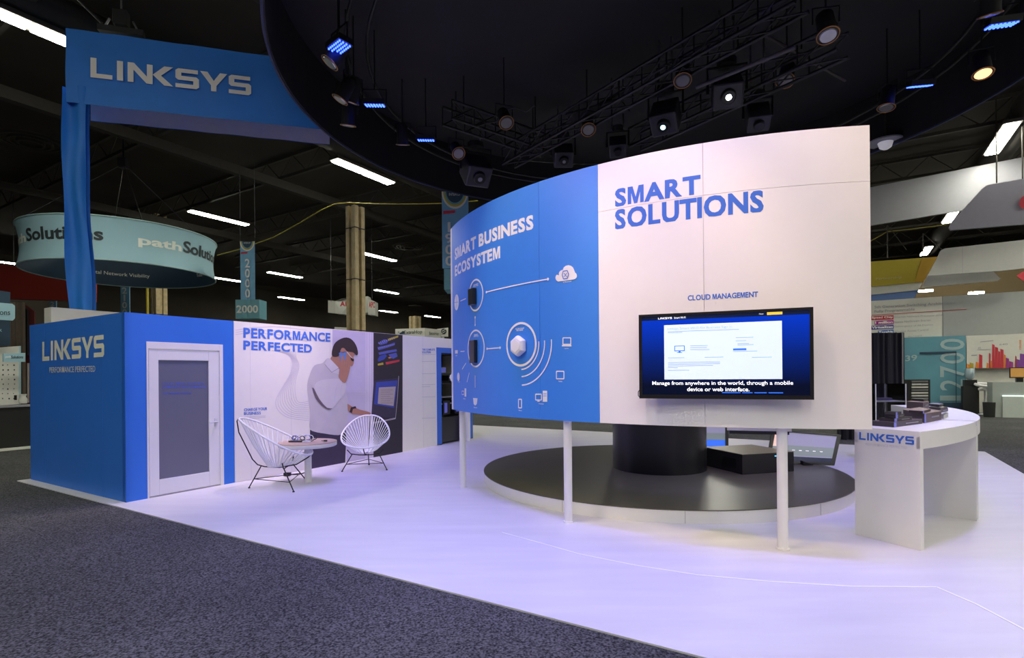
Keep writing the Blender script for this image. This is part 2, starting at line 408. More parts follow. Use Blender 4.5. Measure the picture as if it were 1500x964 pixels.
for b in (-22, -14, -6.5, 1, 8.5, 16):             # the rest of the hall's lamps, outside the photograph
    for a in (-8, -2, 4):
        p = W(b, a, 8.4)
        if p.y < 2.2 and min((p - q).length for q in cent) > 3: cent.append(p)
for b in (8.5, 16, 22):
    for a in (10, 16, 22, 28):
        p = W(b, a, 8.4)
        if min((p - q).length for q in cent) > 3.5 and p.x / max(p.y, .1) > 1.0: cent.append(p)
for b in (-6.5, 1, 8.5, 16):  # added lamps, hidden behind canopy and curved wall, that brighten the far carpet
    for a in (14, 19, 24, 30, 36):
        p = W(b, a, 8.4)
        if p.y > 13.5 and 760 < CXP + FPX * p.x / p.y < 1240: cent.append(p)
for i, p in enumerate(cent):
    lab = LBL.get(PTS[i]) if i < len(PTS) else None
    if lab is None: lab = 'distant twin tube ceiling light low over the far end of the hall' if i < len(PTS) else 'twin tube ceiling light in the hall, unseen from the camera'
    grp = 'hall ceiling lights far away' if 'distant' in lab and i >= len(LBL) else 'hall ceiling lights' if i < len(LBL) else 'hall ceiling lights out of view'
    e = empty('ceiling_light', p, lab, 'ceiling light', grp)
    hs = MB().box(p + V((0, 0, .07)), (.42, 2.6, .1), BV, AV).build('housing', M_STEEL, e)
    for sgn in (-1, 1):
        MB().box(p + AV * (.64 * sgn), (.32, 1.2, .03), BV, AV).build('diffuser', M_TUBE, hs)
    for sgn in (-1, 1): MB().cyl(p + AV * sgn * 1.1 + V((0, 0, .12)), p + AV * sgn * 1.1 + V((0, 0, .5)), .01, n=5).build('hanger', M_STEEL, e)

# ------------------------------------------------------------------ timber columns
def column(x, y0, px, a0, w, label, zt=9.4):
    d = ray(x, y0); p = V((d.x, d.y, 0)) * px
    e = empty('timber_column', (p.x, p.y, 0), label, 'column')
    MB().box(V((p.x, p.y, zt / 2)), (w * .55, w * .55, zt), BV, AV).build('core', M_POST, e)
    for i in range(2):
        for j in range(2):
            MB().box(V((p.x, p.y, zt / 2)) + BV * (w * .3 * (2 * i - 1)) + AV * (w * .3 * (2 * j - 1)), (w * .34, w * .34, zt), BV, AV).build('plank', M_POST, e, 0.01)
    for z in (3, 4.6, 6.2): MB().box(V((p.x, p.y, z)), (w * 1.0, w * 1.0, .03), BV, AV).build('steel_band', M_STEEL, e)
column(521, 400, 17.0, 0, .44, 'tall pale timber-clad column rising behind the mural wall', 6.9)
column(233, 440, 26.0, 0, .55, 'pale timber column behind the blue booth, below the teal ring sign')
column(608, 480, 36.0, 0, .6, 'small distant timber column right of the white octagon sign', 5.5)
p = atY(216, 440, 25); thing('yellow_pipe', MB().cyl((p.x, p.y, 0), (p.x, p.y, 6.0), .06, n=10), M_YEL, 'thin yellow vertical pipe left of the second timber column', 'pipe')
rp = [at(x, y, 7.0) for x, y in [(320, 373), (345, 366), (400, 348), (440, 326), (485, 302), (505, 297)]]
thing('yellow_rope', MB().tube([atY(x, y, 17.2) for x, y in [(318, 374), (352, 365), (400, 348), (440, 326), (470, 308), (490, 299), (510, 297), (560, 299), (610, 299), (652, 298), (700, 294)]], .016, 6), M_YELLOWROPE,
      'yellow rope sagging from the timber column top towards the ring sign', 'rope')
thing('yellow_cable', MB().tube([atY(x, y, 20) for x, y in [(1270, 356), (1290, 345), (1300, 339), (1330, 336), (1380, 330), (1420, 321)]], .02, 6), M_YELLOWROPE,
      'thin yellow cable between the grey hanging fascias on the right', 'cable')

# ------------------------------------------------------------------ blue store room with mural wall (b = -7.77)
WB, WA0, WH = -7.77, 3.27, 2.43
front = lambda x, y, o=0.0: on_b(x, y, WB + o)
def aof(x, y=600): return on_b(x, y, WB).dot(AV)
A_D0, A_D1 = aof(215), aof(327); A_B1 = aof(343); A_M1 = aof(590.5); A_R0 = aof(640)
room = struct('wall_front', MB().hbox(-10.9, WB, WA0, WA0 + .08, 0.012, WH), M_BLUEW)
lf = lambda x, y, o=0.0: on_a(x, y, WA0 - o)
logo(quad(lf(62, 529, .004), lf(152.5, 522.5, .004), lf(62, 501, .004)), M_CREAM, room)
write('PERFORMANCE PERFECTED', quad(lf(72.5, 546, .004), lf(139.5, 544.5, .004), lf(72.5, 538, .004)), M_CREAM, room, 0.0)
for x in (66, 150): 
    p = lf(x, 600, .0); a = p.dot(BV); MB().hbox(a - .002, a + .002, WA0 - .002, WA0, .012, WH).build('panel_seam', M_BLUEW, room)
DZ = (front(270, 502.5)).z
mw = struct('wall_mural', MB().hbox(WB - .08, WB, WA0, A_D0, .012, WH).hbox(WB - .08, WB, A_D1, A_B1, .012, WH).hbox(WB - .08, WB, A_D0, A_D1, DZ, WH), M_BLUEW)
# door: frame recessed
dr = struct('door_1', MB().hbox(WB - .05, WB - .035, A_D0 + .03, A_D1 - .05, .03, DZ - .10), M_WHITE)
st = .17 * 1.0
a0, a1, z0, z1 = A_D0 + .03, A_D1 - .05, .03, DZ - .10
g = [aof(233), aof(306.5)]; gz0, gz1 = front(270, 697).z, front(270, 528).z
for nm, q in (('stile', (a0, g[0], z0, z1)), ('stile', (g[1], a1, z0, z1)), ('rail', (g[0], g[1], z0, gz0)), ('rail', (g[0], g[1], gz1, z1))):
    MB().hbox(WB - .035, WB - .005, q[0], q[1], q[2], q[3]).build(nm, M_WHITE, dr, 0.003)
gl = MB().hbox(WB - .036, WB - .02, g[0], g[1], gz0, gz1).build('door_glass', M_FROST, dr)
for i, (s, y, x1) in enumerate([('YOUR SMART BUSINESS', 564, 299), ('DEMANDS PERFORMANCE', 569, 302), ('WE PERFECTED IT', 578, 281)]):
    yy = y + 0.0; write(s, quad(front(238, yy, -.016), front(x1, yy - .3, -.016), front(238, yy - 3.6, -.016)), mat('door_blue_text', (.07, .13, .62), .5), gl, 0.0)
h = front(318, 618, .03)
MB().hbox(WB - .006, WB + .004, h.dot(AV) - .02, h.dot(AV) + .02, h.z - .07, h.z + .05).cyl(W(WB, h.dot(AV), h.z), W(WB + .05, h.dot(AV), h.z), .01).tube([W(WB + .05, h.dot(AV), h.z), W(WB + .055, h.dot(AV) - .05, h.z + .005), W(WB + .05, h.dot(AV) - .12, h.z)], .009, 8).build('door_handle', M_METAL, dr)
fr = struct('trim_2', MB().hbox(WB - .06, WB + .006, A_D1 - .05, A_D1, .012, DZ).hbox(WB - .06, WB + .006, A_D0, A_D0 + .02, .012, DZ).hbox(WB - .06, WB + .004, A_D0, A_D1, DZ - .09, DZ), M_WHITE)
struct('trim_3', MB().hbox(WB - .05, WB, A_D0, A_D1, .012, .028), M_LMETAL)
# mural and white wall
A_END = 10.6
R0, R1 = aof(646.5), aof(646.5) + 1.1
ZR0, ZR1 = .25, front(646, 517).z
ww = struct('wall_white', MB().hbox(WB - .08, WB, A_B1, A_R0, .012, WH).hbox(WB - .08, WB, R1 + .1, A_END, .012, WH).hbox(WB - .08, WB, A_R0, R1 + .1, ZR1 + .12, WH), M_PANEL)
struct('wall_room_back', MB().hbox(-10.9, -10.82, WA0 + .08, A_END, .012, WH).hbox(-10.82, WB - .08, A_END - .08, A_END, .012, WH), M_BWHITE)
inner = struct('wall_inner', MB().hbox(-11.2, -10.92, 3.55, 10.6, .012, 2.75), M_BWHITE)

mu = tag(MB().hbox(WB, WB + .012, A_B1, A_M1, .02, WH).build('mural', M_PANEL), 'large printed mural of a man on the phone with blue headline, behind the string chairs', 'mural')
c2 = lambda x, y: (430 + x / 4.382, 480 + y / 4.382)
def mp(name, pts, m, lay, crop=True):
    q = [front(*(c2(*p) if crop else p), .012 + .0012 * lay) for p in pts]
    return MB().poly(q).build(name, m, mu)
def mline(paths, m, lay, w=.005, name='printed_line', crop=True):
    s = MB()
    for pts in paths:
        q = [front(*(c2(*p) if crop else p), .012 + .0012 * lay) for p in pts]
        for i in range(len(q) - 1):
            d = (q[i + 1] - q[i]).normalized(); n = BV.cross(d) * w / 2
            s.poly([q[i] - n, q[i + 1] - n, q[i + 1] + n, q[i] + n])
    return s.build(name, m, mu)
def smooth(pts, n=8):
    out = []; P = [pts[0]] + pts + [pts[-1]]
    for i in range(1, len(P) - 2):
        for k in range(n):
            t = k / n; a, b, c, d = P[i - 1], P[i], P[i + 1], P[i + 2]
            out.append(tuple(.5 * (2 * b[j] + (c[j] - a[j]) * t + (2 * a[j] - 5 * b[j] + 4 * c[j] - d[j]) * t * t + (3 * b[j] - a[j] - 3 * c[j] + d[j]) * t ** 3) for j in (0, 1)))
    return out + [pts[-1]]
def smc(pts, n=4):
    P = [pts[-1]] + pts + [pts[0], pts[1]]; out = []
    for i in range(1, len(P) - 2):
        for k in range(n):
            t = k / n; a, b, c, d = P[i - 1], P[i], P[i + 1], P[i + 2]
            out.append(tuple(.5 * (2 * b[j] + (c[j] - a[j]) * t + (2 * a[j] - 5 * b[j] + 4 * c[j] - d[j]) * t * t + (3 * b[j] - a[j] - 3 * c[j] + d[j]) * t ** 3) for j in (0, 1)))
    return out
# contour lines
fam = []
for k in range(10):
    t = k / 9
    fam.append(smooth([(398 + 34 * t, 513 - 2 * t), (424 + 10 * t, 522 + 2 * t), (426 + 12 * t, 545 - 8 * t), (404 + 28 * t, 588 - 24 * t), (418 + 18 * t, 610 - 22 * t), (452, 616 - 28 * t)]))
fam += [smooth([(345, 484 + 3 * k), (370, 480 + 4 * k), (410, 479 + 6 * k), (450, 484 + 8 * k)]) for k in range(3)]
mline(fam, M_PALELINE, 1, .007, 'printed_contour_lines', False)
mp('printed_window', [(250, 12), (513, 32), (513, 835), (340, 862), (330, 480), (250, 300)], M_LILAC, 1)
mp('printed_window_frame', [(462, 28), (513, 32), (513, 835), (462, 845)], M_LILAC2, 2)
mline([[(470, 28), (470, 843)], [(488, 30), (488, 840)], [(503, 31), (503, 838)]], M_LILAC, 3, .016)
mline([[(345, 412 + 13 * k), (512, 416 + 12 * k)] for k in range(5)], M_LILAC2, 3, .007)
mp('printed_server_room', [(513, 32), (700, 48), (700, 802), (513, 837)], M_NIGHT, 3)
for i, (q, m_) in enumerate([([(540, 100), (580, 75), (610, 80), (600, 100), (560, 112)], M_STEELBLUE), ([(606, 72), (672, 50), (672, 62), (612, 84)], M_YEL), ([(538, 125), (600, 112), (650, 95), (650, 112), (600, 130), (545, 145)], M_STEELBLUE),
                             ([(545, 160), (600, 148), (660, 138), (664, 152), (600, 165), (550, 175)], M_STEELBLUE), ([(552, 182), (590, 170), (600, 182), (580, 205), (545, 218), (540, 205)], M_MIDBLUE), ([(610, 172), (660, 160), (668, 185), (640, 200), (620, 190)], M_STEELBLUE),
                             ([(540, 232), (575, 224), (578, 238), (542, 244)], M_YEL), ([(590, 222), (680, 205), (680, 218), (595, 238)], M_REDP), ([(608, 190), (655, 182), (657, 190), (612, 199)], M_ORANGE)]):
    mp('printed_cables', q, m_, 4 + i % 2)
mline([[(545 + 12 * k, 92 - 4 * k), (552 + 12 * k, 106 - 4 * k)] for k in range(9)] + [[(545 + 12 * k, 135 - 3 * k), (552 + 12 * k, 128 - 3 * k)] for k in range(9)], M_LILAC, 6, .006)
mp('printed_laptop', [(515, 340), (680, 322), (655, 585), (500, 560)], M_TROU, 4)
mp('printed_laptop_screen', [(530, 350), (668, 338), (645, 515), (517, 492)], M_MIDBLUE, 5)
mp('printed_page', [(548, 384), (656, 378), (642, 503), (540, 488)], M_PAGE, 6)
mline([[(560, 400 + 14 * k), (560 + (60 if k % 2 else 78), 399 + 14 * k)] for k in range(7)], M_FOLD, 7, .005)
mline([[(675, 310), (668, 440), (655, 580), (480, 615)], [(655, 585), (480, 622)]], M_LILAC2, 6, .008)
mp('printed_trousers', [(106, 655), (200, 680), (290, 690), (335, 655), (338, 720), (332, 866), (105, 912)], M_TROU, 4)
mp('printed_shirt', smc([(215, 198), (185, 228), (135, 242), (105, 300), (88, 372), (97, 460), (107, 560), (104, 645), (135, 668), (200, 680), (285, 690), (328, 668), (346, 600), (350, 492), (336, 400), (330, 348), (296, 325), (286, 262), (240, 205)], 3), M_SHIRT, 5)
mp('printed_forearm', [(346, 488), (378, 508), (430, 528), (480, 540), (497, 548), (490, 562), (495, 574), (470, 566), (430, 562), (380, 555), (348, 532)], M_SKIN, 6)
mp('printed_watch', [(368, 512), (398, 504), (404, 518), (382, 522), (374, 548), (360, 542)], M_HAIR, 7)
mp('printed_neck_and_face', smc([(246, 184), (285, 165), (320, 140), (365, 140), (392, 165), (384, 190), (388, 205), (386, 228), (376, 247), (355, 246), (330, 255), (300, 262), (285, 262), (240, 212)], 3), M_SKIN, 6)
mp('printed_collar', [(215, 198), (232, 196), (290, 258), (292, 300), (245, 285), (200, 235)], M_SHIRT2, 7)
mline([[(200, 235), (245, 287), (290, 260)]], M_FOLD, 8, .006)
mp('printed_hair', smc([(248, 182), (250, 135), (272, 92), (325, 64), (368, 72), (400, 110), (414, 160), (404, 178), (382, 158), (345, 152), (325, 132), (306, 138), (296, 165), (285, 185)], 3), M_HAIR, 8)
mp('printed_ear', smc([(306, 135), (322, 130), (334, 148), (322, 165), (308, 158)], 3), M_SKIN, 9)
mp('printed_phone', [(291, 162), (332, 149), (342, 162), (331, 208), (299, 216)], M_PHONE, 9)
mp('printed_hand', smc([(300, 240), (306, 190), (316, 178), (322, 182), (322, 212), (336, 198), (346, 196), (350, 206), (366, 214), (362, 262), (346, 325), (326, 356), (292, 322), (294, 285)], 3), M_SKIN, 10)
mline([[(322, 212), (318, 250)], [(338, 204), (330, 250)], [(350, 212), (343, 252)]], M_FOLD, 11, .004)
mline([[(342, 155), (362, 180), (385, 205)]], M_PRINTWHITE, 11, .009)
mp('printed_glasses', [(366, 190), (388, 203), (388, 216), (378, 216), (368, 205)], M_HAIR, 12)
mp('printed_sleeve', smc([(148, 352), (200, 333), (285, 328), (330, 345), (336, 385), (322, 440), (298, 462), (252, 515), (214, 512), (165, 455), (134, 395)], 3), M_SHIRT2, 8)
mp('printed_sleeve_shadow', smc([(120, 388), (134, 395), (165, 458), (214, 514), (250, 517), (222, 527), (180, 500), (140, 450)], 2), M_FOLD, 9)
mline([[(170, 270), (150, 300), (140, 345)], [(215, 290), (235, 310), (250, 328)], [(325, 420), (332, 470)], [(300, 430), (322, 445)], [(128, 560), (140, 620)], [(290, 350), (270, 400), (262, 470)], [(315, 350), (300, 420)]], M_LILAC, 10, .006)
for s, yb, yt, x1, y1 in [('PERFORMANCE', 494.5, 480.2, 484, 500.5), ('PERFECTED', 512, 499, 457, 516.5)]:
    write(s, quad(front(356.5, yb, .015), front(x1, y1, .015), front(356.5, yt, .015)), mat('mural_headline_blue', (.05, .17, .70), .5), mu, .035)
write('CHARGE YOUR', quad(front(357.5, 602.5, .015), front(391.5, 600.5, .015), front(357.5, 598.5, .015)), M_PRINTBLUE, mu, .03)
write('BUSINESS', quad(front(357.5, 608, .015), front(382, 607, .015), front(357.5, 604, .015)), M_PRINTBLUE, mu, .03)
mline([[(357.5, 611 + 1.8 * k), (389 - 9 * (k == 2), 609.5 + 1.8 * k)] for k in range(3)], M_PALELINE, 2, .006, 'small_print', False)
write('THE COMPLETE', quad(front(618.5, 513.5, .004), front(637, 513.5, .004), front(618.5, 510.8, .004)), M_PRINTBLUE, ww, .03)
write('SOLUTION', quad(front(618.5, 517.5, .004), front(631, 517.5, .004), front(618.5, 514.6, .004)), M_PRINTBLUE, ww, .03)
s = MB()
for y in (520, 530, 548, 564, 567, 582, 613):
    x1 = 638 if y != 567 else 630
    q = [front(618, y, .003), front(x1, y - .5, .003), front(x1, y - 1.1, .003), front(618, y - .6, .003)]; s.poly(q)
s.build('small_print', M_PALELINE, ww)
for x in (366.5, 426, 484, 620):
    a = aof(x); MB().hbox(WB, WB + (.0125 if x < 590 else .0015), a - .0015, a + .0015, .02, WH).build('panel_seam', M_PALELINE, ww)

# equipment rack in its blue framed niche
rk = empty('equipment_rack', W(WB - .4, (R0 + R1) / 2, .012), 'black equipment rack in a blue framed opening at the end of the white wall', 'rack')
MB().hbox(WB - .02, WB + .01, A_R0, R0, .03, ZR1 + .12).hbox(WB - .02, WB + .01, R0, R1 + .1, ZR1, ZR1 + .12).hbox(WB - .02, WB + .01, R1, R1 + .1, .03, ZR1).build('blue_frame', M_PRINTBLUE, rk)
MB().hbox(WB - .75, WB - .72, R0, R1, .012, ZR1).hbox(WB - .75, WB - .02, R0, R0 + .03, .012, ZR1).hbox(WB - .75, WB - .02, R1 - .03, R1, .012, ZR1).hbox(WB - .75, WB - .02, R0, R1, ZR1 - .03, ZR1).build('cabinet', M_BLACKM, rk)
MB().hbox(WB - .12, WB - .04, R0 + .03, R1 - .03, .05, .62).build('lower_panel', M_BLACK, rk)
for y, m_ in ((548, M_BLACK), (562, M_BLACK), (582, M_LMETAL), (592, M_LMETAL)):
    z = front(650, y).z; MB().hbox(WB - .5, WB - .08, R0 + .04, R1 - .04, z - .015, z + .012).build('shelf', m_, rk)
for i, y in enumerate((546, 558, 560)):
    z = front(650, y).z; MB().hbox(WB - .3, WB - .1, R0 + .1 + .3 * i, R0 + .3 + .3 * i, z, z + .12).build('device', (M_LBLUE, M_BLACK, M_LMETAL)[i], rk)
for a in (.18, .62):
    z = .95; MB().hbox(WB - .16, WB - .05, R0 + a, R0 + a + .1, .72, .95).build('blue_lit_unit', M_LBLUE, rk)
    MB().hbox(WB - .2, WB - .06, R0 + a - .04, R0 + a + .22, .68, 1.0).build('unit_bay', M_BLACK, rk)

# wall end post under the far canopy side
p = at(684, 646, .012); thing('support_post', MB().cyl((p.x, p.y, .012), (p.x, p.y, 2.6), .085, n=20), M_WHITE, 'white post standing farthest back, behind the left end of the curved wall', 'post')

# ------------------------------------------------------------------ curved wall
WC = V((3.557, 9.234, 0)); WR = 4.6515; ZB, ZT = 1.10, 3.70
def cw(x, y):                                       # pixel -> (angle deg, z) on the wall face
    d = ray(x, y); a = d.x ** 2 + d.y ** 2; b = -2 * (d.x * WC.x + d.y * WC.y); c = WC.x ** 2 + WC.y ** 2 - WR ** 2
    t = (-b - math.sqrt(max(b * b - 4 * a * c, 0))) / (2 * a); p = O + d * t
    return math.degrees(math.atan2(p.y - WC.y, p.x - WC.x)) % 360, p.z
def cp(t, z, o=0.0):
    t = math.radians(t); return V((WC.x + math.cos(t) * (WR + o), WC.y + math.sin(t) * (WR + o), z))
def cq(x0, yb, x1, h=None, yt=None, o=.004):        # curved text box: left/baseline px, right px, height by top px
    t0, z0 = cw(x0, yb); t1, _ = cw(x1, yb); z1 = cw(x0, yt)[1]
    return lambda u, v: cp(t0 + (t1 - t0) * u, z0 + (z1 - z0) * v, o)
TL, TR = cw(663, 470)[0], cw(1276, 400)[0]; TM = cw(877, 430)[0]
cwall = empty('curved_display_wall', cp((TL + TR) / 2, 0.0, -.15), 'tall curved display wall on posts, half blue half white, carrying the television', 'display wall')
MB().arc(WC, WR - .16, WR - .012, TL, TR, ZB, ZT, 64).build('core', M_WHITE, cwall)
ZS = 3.22
SE = [cw(1031, 400)[0], cw(790, 400)[0]]
def panel(t0, t1, z0, z1, m_):
    g = .022
    MB().arc(WC, WR - .03, WR, t0 + g, t1 - g, z0 + .0015, z1 - .0015, 24).build('panel', m_, cwall)
for t0, t1, m_ in ((TL, SE[1], M_BLUEP), (SE[1], TM, M_BLUEP)): panel(t0, t1, ZB, ZT, m_)
for t0, t1 in ((TM, SE[0]), (SE[0], TR)): panel(t0, t1, ZB, ZS, M_PANEL); panel(t0, t1, ZS, ZT, M_PANEL)
MB().arc(WC, WR - .20, WR - .001, TL - 1.3, TL, ZB, ZT, 4).build('end_trim', M_WHITE, cwall)
# side dome on the end of the wall
s = MB(True); e0 = cp(TL - .9, cw(660, 553)[1], -.09); tn = (cp(TL - 2, 1) - cp(TL, 1)).normalized()
s.lathe(e0, [(.13, 0), (.13, .02), (.10, .05), (.04, .075)], 6, V((0, 0, 1)).cross(tn), V((0, 0, 1)), tn)
s.build('end_access_point', M_WHITE, cwall)
# posts
for i, (x, y) in enumerate(((676, 714), (824.5, 768), (1147.5, 806))):
    p = at(x, y, .012); t = math.degrees(math.atan2(p.y - WC.y, p.x - WC.x)) % 360
    q = cp(t, 0, -.09); MB().cyl((q.x, q.y, .012), (q.x, q.y, ZB), .044, n=24).build('post', M_WHITE, cwall)
    MB().cyl((q.x, q.y, .012), (q.x, q.y, .03), .056, n=24).build('post_foot', M_WHITE, cwall)
# lettering
def wtext(s, x0, yb, x1, yt, m_, bold=.03, o=.0012): write(s, cq(x0, yb, x1, yt=yt, o=o), m_, cwall, bold, cuts=3 if len(s) > 4 and bold > .02 else 0)
wtext('SMART', 901, 303, 1026.5, 278, M_PRINTBLUE, .04)
wtext('SOLUTIONS', 901, 336, 1119, 308.5, M_PRINTBLUE, .04)
wtext('CLOUD MANAGEMENT', 1007.5, 440.5, 1110.5, 433, M_PRINTBLUE, .03)
wtext('SMART BUSINESS', 666.5, 381, 782, 365, M_PRINTWHITE, .045)
wtext('ECOSYSTEM', 666.5, 405, 733, 390, M_PRINTWHITE, .045)
def wring(pts, w, m_=M_PRINTWHITE, closed=False, name='printed_line', o=.005):
    q = [cw(*p) for p in pts]; s = MB()
    if not closed and len(q) == 2: q = [(q[0][0] + (q[1][0] - q[0][0]) * k / 12, q[0][1] + (q[1][1] - q[0][1]) * k / 12) for k in range(13)]
    n = len(q)
    for i in range(n if closed else n - 1):
        a, b = q[i], q[(i + 1) % n]
        A, B = cp(*a, o), cp(*b, o); d = (B - A).normalized(); nn = d.cross(V((math.cos(math.radians(a[0])), math.sin(math.radians(a[0])), 0))) * w / 2
        s.poly([A - nn, B - nn, B + nn, A + nn])
    return s.build(name, m_, cwall)
def circ_on(x, y, R, w, n=40, a0=0, a1=360, name='printed_ring', cyc=True):
    t, z = cw(x, y); s = MB(); k = math.degrees(1 / WR)
    for i in range(n):
        c = []
        for rr in (R - w / 2, R + w / 2):
            for j in (i, i + 1):
                an = math.radians(a0 + (a1 - a0) * j / n); c.append(cp(t + math.cos(an) * rr * k, z + math.sin(an) * rr, .005))
        s.poly([c[0], c[1], c[3], c[2]])
    return s.build(name, M_PRINTWHITE, cwall)
def rad(x, y, y2): return abs(cw(x, y)[1] - cw(x, y2)[1])
circ_on(697, 432.5, rad(697, 432.5, 455), .022); circ_on(697, 510.5, rad(697, 510.5, 537), .022); circ_on(763, 504.5, rad(763, 504.5, 535.5), .026)
# radio waves: arcs about the access point
for r in (40, 57, 77):
    t, z = cw(763, 504.5); rr = rad(763, 504.5, 504.5 + r * .62 + 12)
    k = math.degrees(1 / WR); s = MB()
    for i in range(24):
        c = []
        for q in (rr - .007, rr + .007):
            for j in (i, i + 1):
                an = math.radians(-88 + 92 * j / 24); c.append(cp(t + math.cos(an) * q * k, z + math.sin(an) * q, .005))
        s.poly([c[0], c[1], c[3], c[2]])
    s.build('printed_wave', M_PRINTWHITE, cwall)
LW = .013
for l in ([(713, 428), (803, 409)], [(675, 441), (683, 437.5)], [(696.5, 465), (696.5, 476)], [(714, 511), (733, 509.5)], [(675, 515), (681, 514.5)], [(677.5, 541), (683, 532)], [(684.5, 560), (688, 546)], [(696.5, 568), (696.5, 550)]): wring(l, LW)
def dot(x, y, r): circ_on(x, y, r / 2, r, 12, name='printed_dot')
for x, y in ((713, 428), (803, 409), (696.5, 465), (696.5, 476), (714, 511), (733, 509.5)): dot(x, y, .016)
def wpoly(pts, m_=M_PRINTWHITE, o=.005, name='printed_icon'): MB().poly([cp(*cw(*p), o) for p in pts]).build(name, m_, cwall)
# cloud
cl = []
for cx_, cy_, r_, s0, s1 in ((820, 407, 6, 300, 160), (825, 401.5, 6, 210, 90), (833, 397, 8.5, 190, -20), (840, 404, 5.5, 60, -70)):
    for j in range(7):
        an = math.radians(s0 + (s1 - s0) * j / 6 if False else {0: (250, 130), 1: (200, 90), 2: (170, 10), 3: (60, -80)}[[820, 825, 833, 840].index(cx_)][0] + ({0: (250, 130), 1: (200, 90), 2: (170, 10), 3: (60, -80)}[[820, 825, 833, 840].index(cx_)][1] - {0: (250, 130), 1: (200, 90), 2: (170, 10), 3: (60, -80)}[[820, 825, 833, 840].index(cx_)][0]) * j / 6)
        cl.append((cx_ + r_ * math.cos(an), cy_ - r_ * math.sin(an)))
wpoly(cl)
wring([(825.5, 397.5), (831.5, 396.5), (833.5, 402), (831.5, 408), (826, 409), (824, 403)], .009, M_PRINTBLUE, True, 'printed_icon', .007)
wring([(826.5, 400), (831, 406)], .006, M_PRINTBLUE, False, 'printed_icon', .007); wring([(831, 400), (826.5, 406)], .006, M_PRINTBLUE, False, 'printed_icon', .007)
# globe
circ_on(669.3, 443, .055, .11, 24, name='printed_icon')
wring([(666.5, 443.5), (672, 442.5)], .006, M_BLUEP, False, 'printed_icon', .007); wring([(669.3, 434), (669.3, 452)], .006, M_BLUEP, False, 'printed_icon', .007)
def rect(x0, y0, x1, y1, w=.012, f=False):
    P = [(x0, y0), (x1, y0), (x1, y1), (x0, y1)]
    wpoly(P) if f else wring(P, w, M_PRINTWHITE, True, 'printed_icon')
rect(825, 495, 836.5, 504.5); rect(823.5, 505.3, 837.5, 507.5, f=True)
rect(815.5, 544, 826.5, 555)
rect(785, 577.5, 793.5, 586); rect(787.5, 586.5, 791, 588.5, f=True); rect(795.5, 572.5, 802, 588.5, f=True)
wring([(796.5, 577), (801.2, 577)], .006, M_BLUEP, False, 'printed_icon', .007); wring([(796.5, 580), (801.2, 580)], .006, M_BLUEP, False, 'printed_icon', .007)
rect(760, 585, 764.5, 597.5, .014)
rect(667, 513, 671, 518, f=True)
circ_on(672, 552, .03, .06, 16, name='printed_icon')
rect(677, 573, 680, 578, .01); rect(681, 569, 683.5, 581, f=True)
wpoly([(693.5, 583), (700, 583.5), (699, 592), (696.5, 594), (694.5, 592)])
for i, (t_, x0, x1, y) in enumerate((('Cloud', 825, 837, 414.5), ('Laptop', 827, 833, 511.5), ('Tablet', 818, 824, 559.5), ('Desktop', 789.5, 796.5, 592.5), ('Phone', 760, 764.5, 602), ('Camera', 694, 699, 597.5), ('PC', 679, 682, 585), ('ISP', 668.5, 670.5, 454), ('NAS', 667.5, 670, 522), ('Voice', 670.5, 674, 560))):
    wtext(t_, x0, y, x1, y - 1.7, M_PRINTWHITE, .02)
wtext('GIGABIT\nROUTER', 693.5, 421, 701, 417, M_PRINTWHITE, .03); wtext('SMART\nSWITCH', 694, 494, 701, 490, M_PRINTWHITE, .03); wtext('ACCESS POINT\nPRO SERIES', 755, 485.5, 768, 481, M_PRINTWHITE, .03)
# devices fixed on the wall
def wallbox(name, x0, y0, x1, y1, dep, m_, label, cat):
    t0, za = cw(x0, y1); t1, zb = cw(x1, y0)
    s = MB().arc(WC, WR + .004, WR + dep, t0, t1, za, zb, 2); return thing(name, s, m_, label, cat, bevel=.006)
d1 = wallbox('network_router', 691.5, 422, 698.5, 448, .06, M_BLACK, 'small black network box fixed in the upper left ring of the blue wall', 'router')
d2 = wallbox('network_switch', 692.5, 498, 699.5, 532, .05, M_BLACK, 'tall black network box fixed in the lower left ring of the blue wall', 'switch')
t, z = cw(762, 507); n_ = V((math.cos(math.radians(t)), math.sin(math.radians(t)), 0)); tg = n_.cross(V((0, 0, 1)))
ap = thing('access_point', MB(True).lathe(cp(t, z, .004), [(.118, 0), (.122, .03), (.115, .055), (.09, .07)], 6, V((0, 0, 1)), tg, n_), M_WHITE, 'white hexagonal access point in the big printed ring on the blue wall', 'access point', bevel=.008)
MB().lathe(cp(t, z, .0745), [(.075, 0), (.072, .004)], 6, V((0, 0, 1)), tg, n_).build('cover', M_PANEL, ap)

# ------------------------------------------------------------------ television
Hh = .78
Pl = ray(936, 520); Pr = ray(1192, 516)
Yl, Yr = Hh * FPX / 122.4, Hh * FPX / 136.1
Lx = V((Pl.x * Yl, Yl, 0)); Rx = V((Pr.x * Yr, Yr, 0)); TX = (Rx - Lx).normalized(); TN = V((TX.y, -TX.x, 0)); TW = (Rx - Lx).length
zc = 1.752
mid = (Lx + Rx) / 2 + V((0, 0, zc))
tv = empty('television', mid - V((0, 0, Hh / 2)), 'large black flat television on the white half of the curved wall', 'television')
def tvp(u, v, o=0.0): return mid + TX * (u - .5) * TW + V((0, 0, 1)) * (v - .5) * Hh + TN * o
def tvbox(u0, u1, v0, v1, o0, o1): return MB().box((tvp(u0, v0, o0) + tvp(u1, v1, o1)) / 2, ((u1 - u0) * TW, (o1 - o0), (v1 - v0) * Hh), TX, TN)
tvbox(0, 1, 0, 1, -.06, -.008).build('body', M_BLACK, tv, .004)
bz = .020; bv = .03
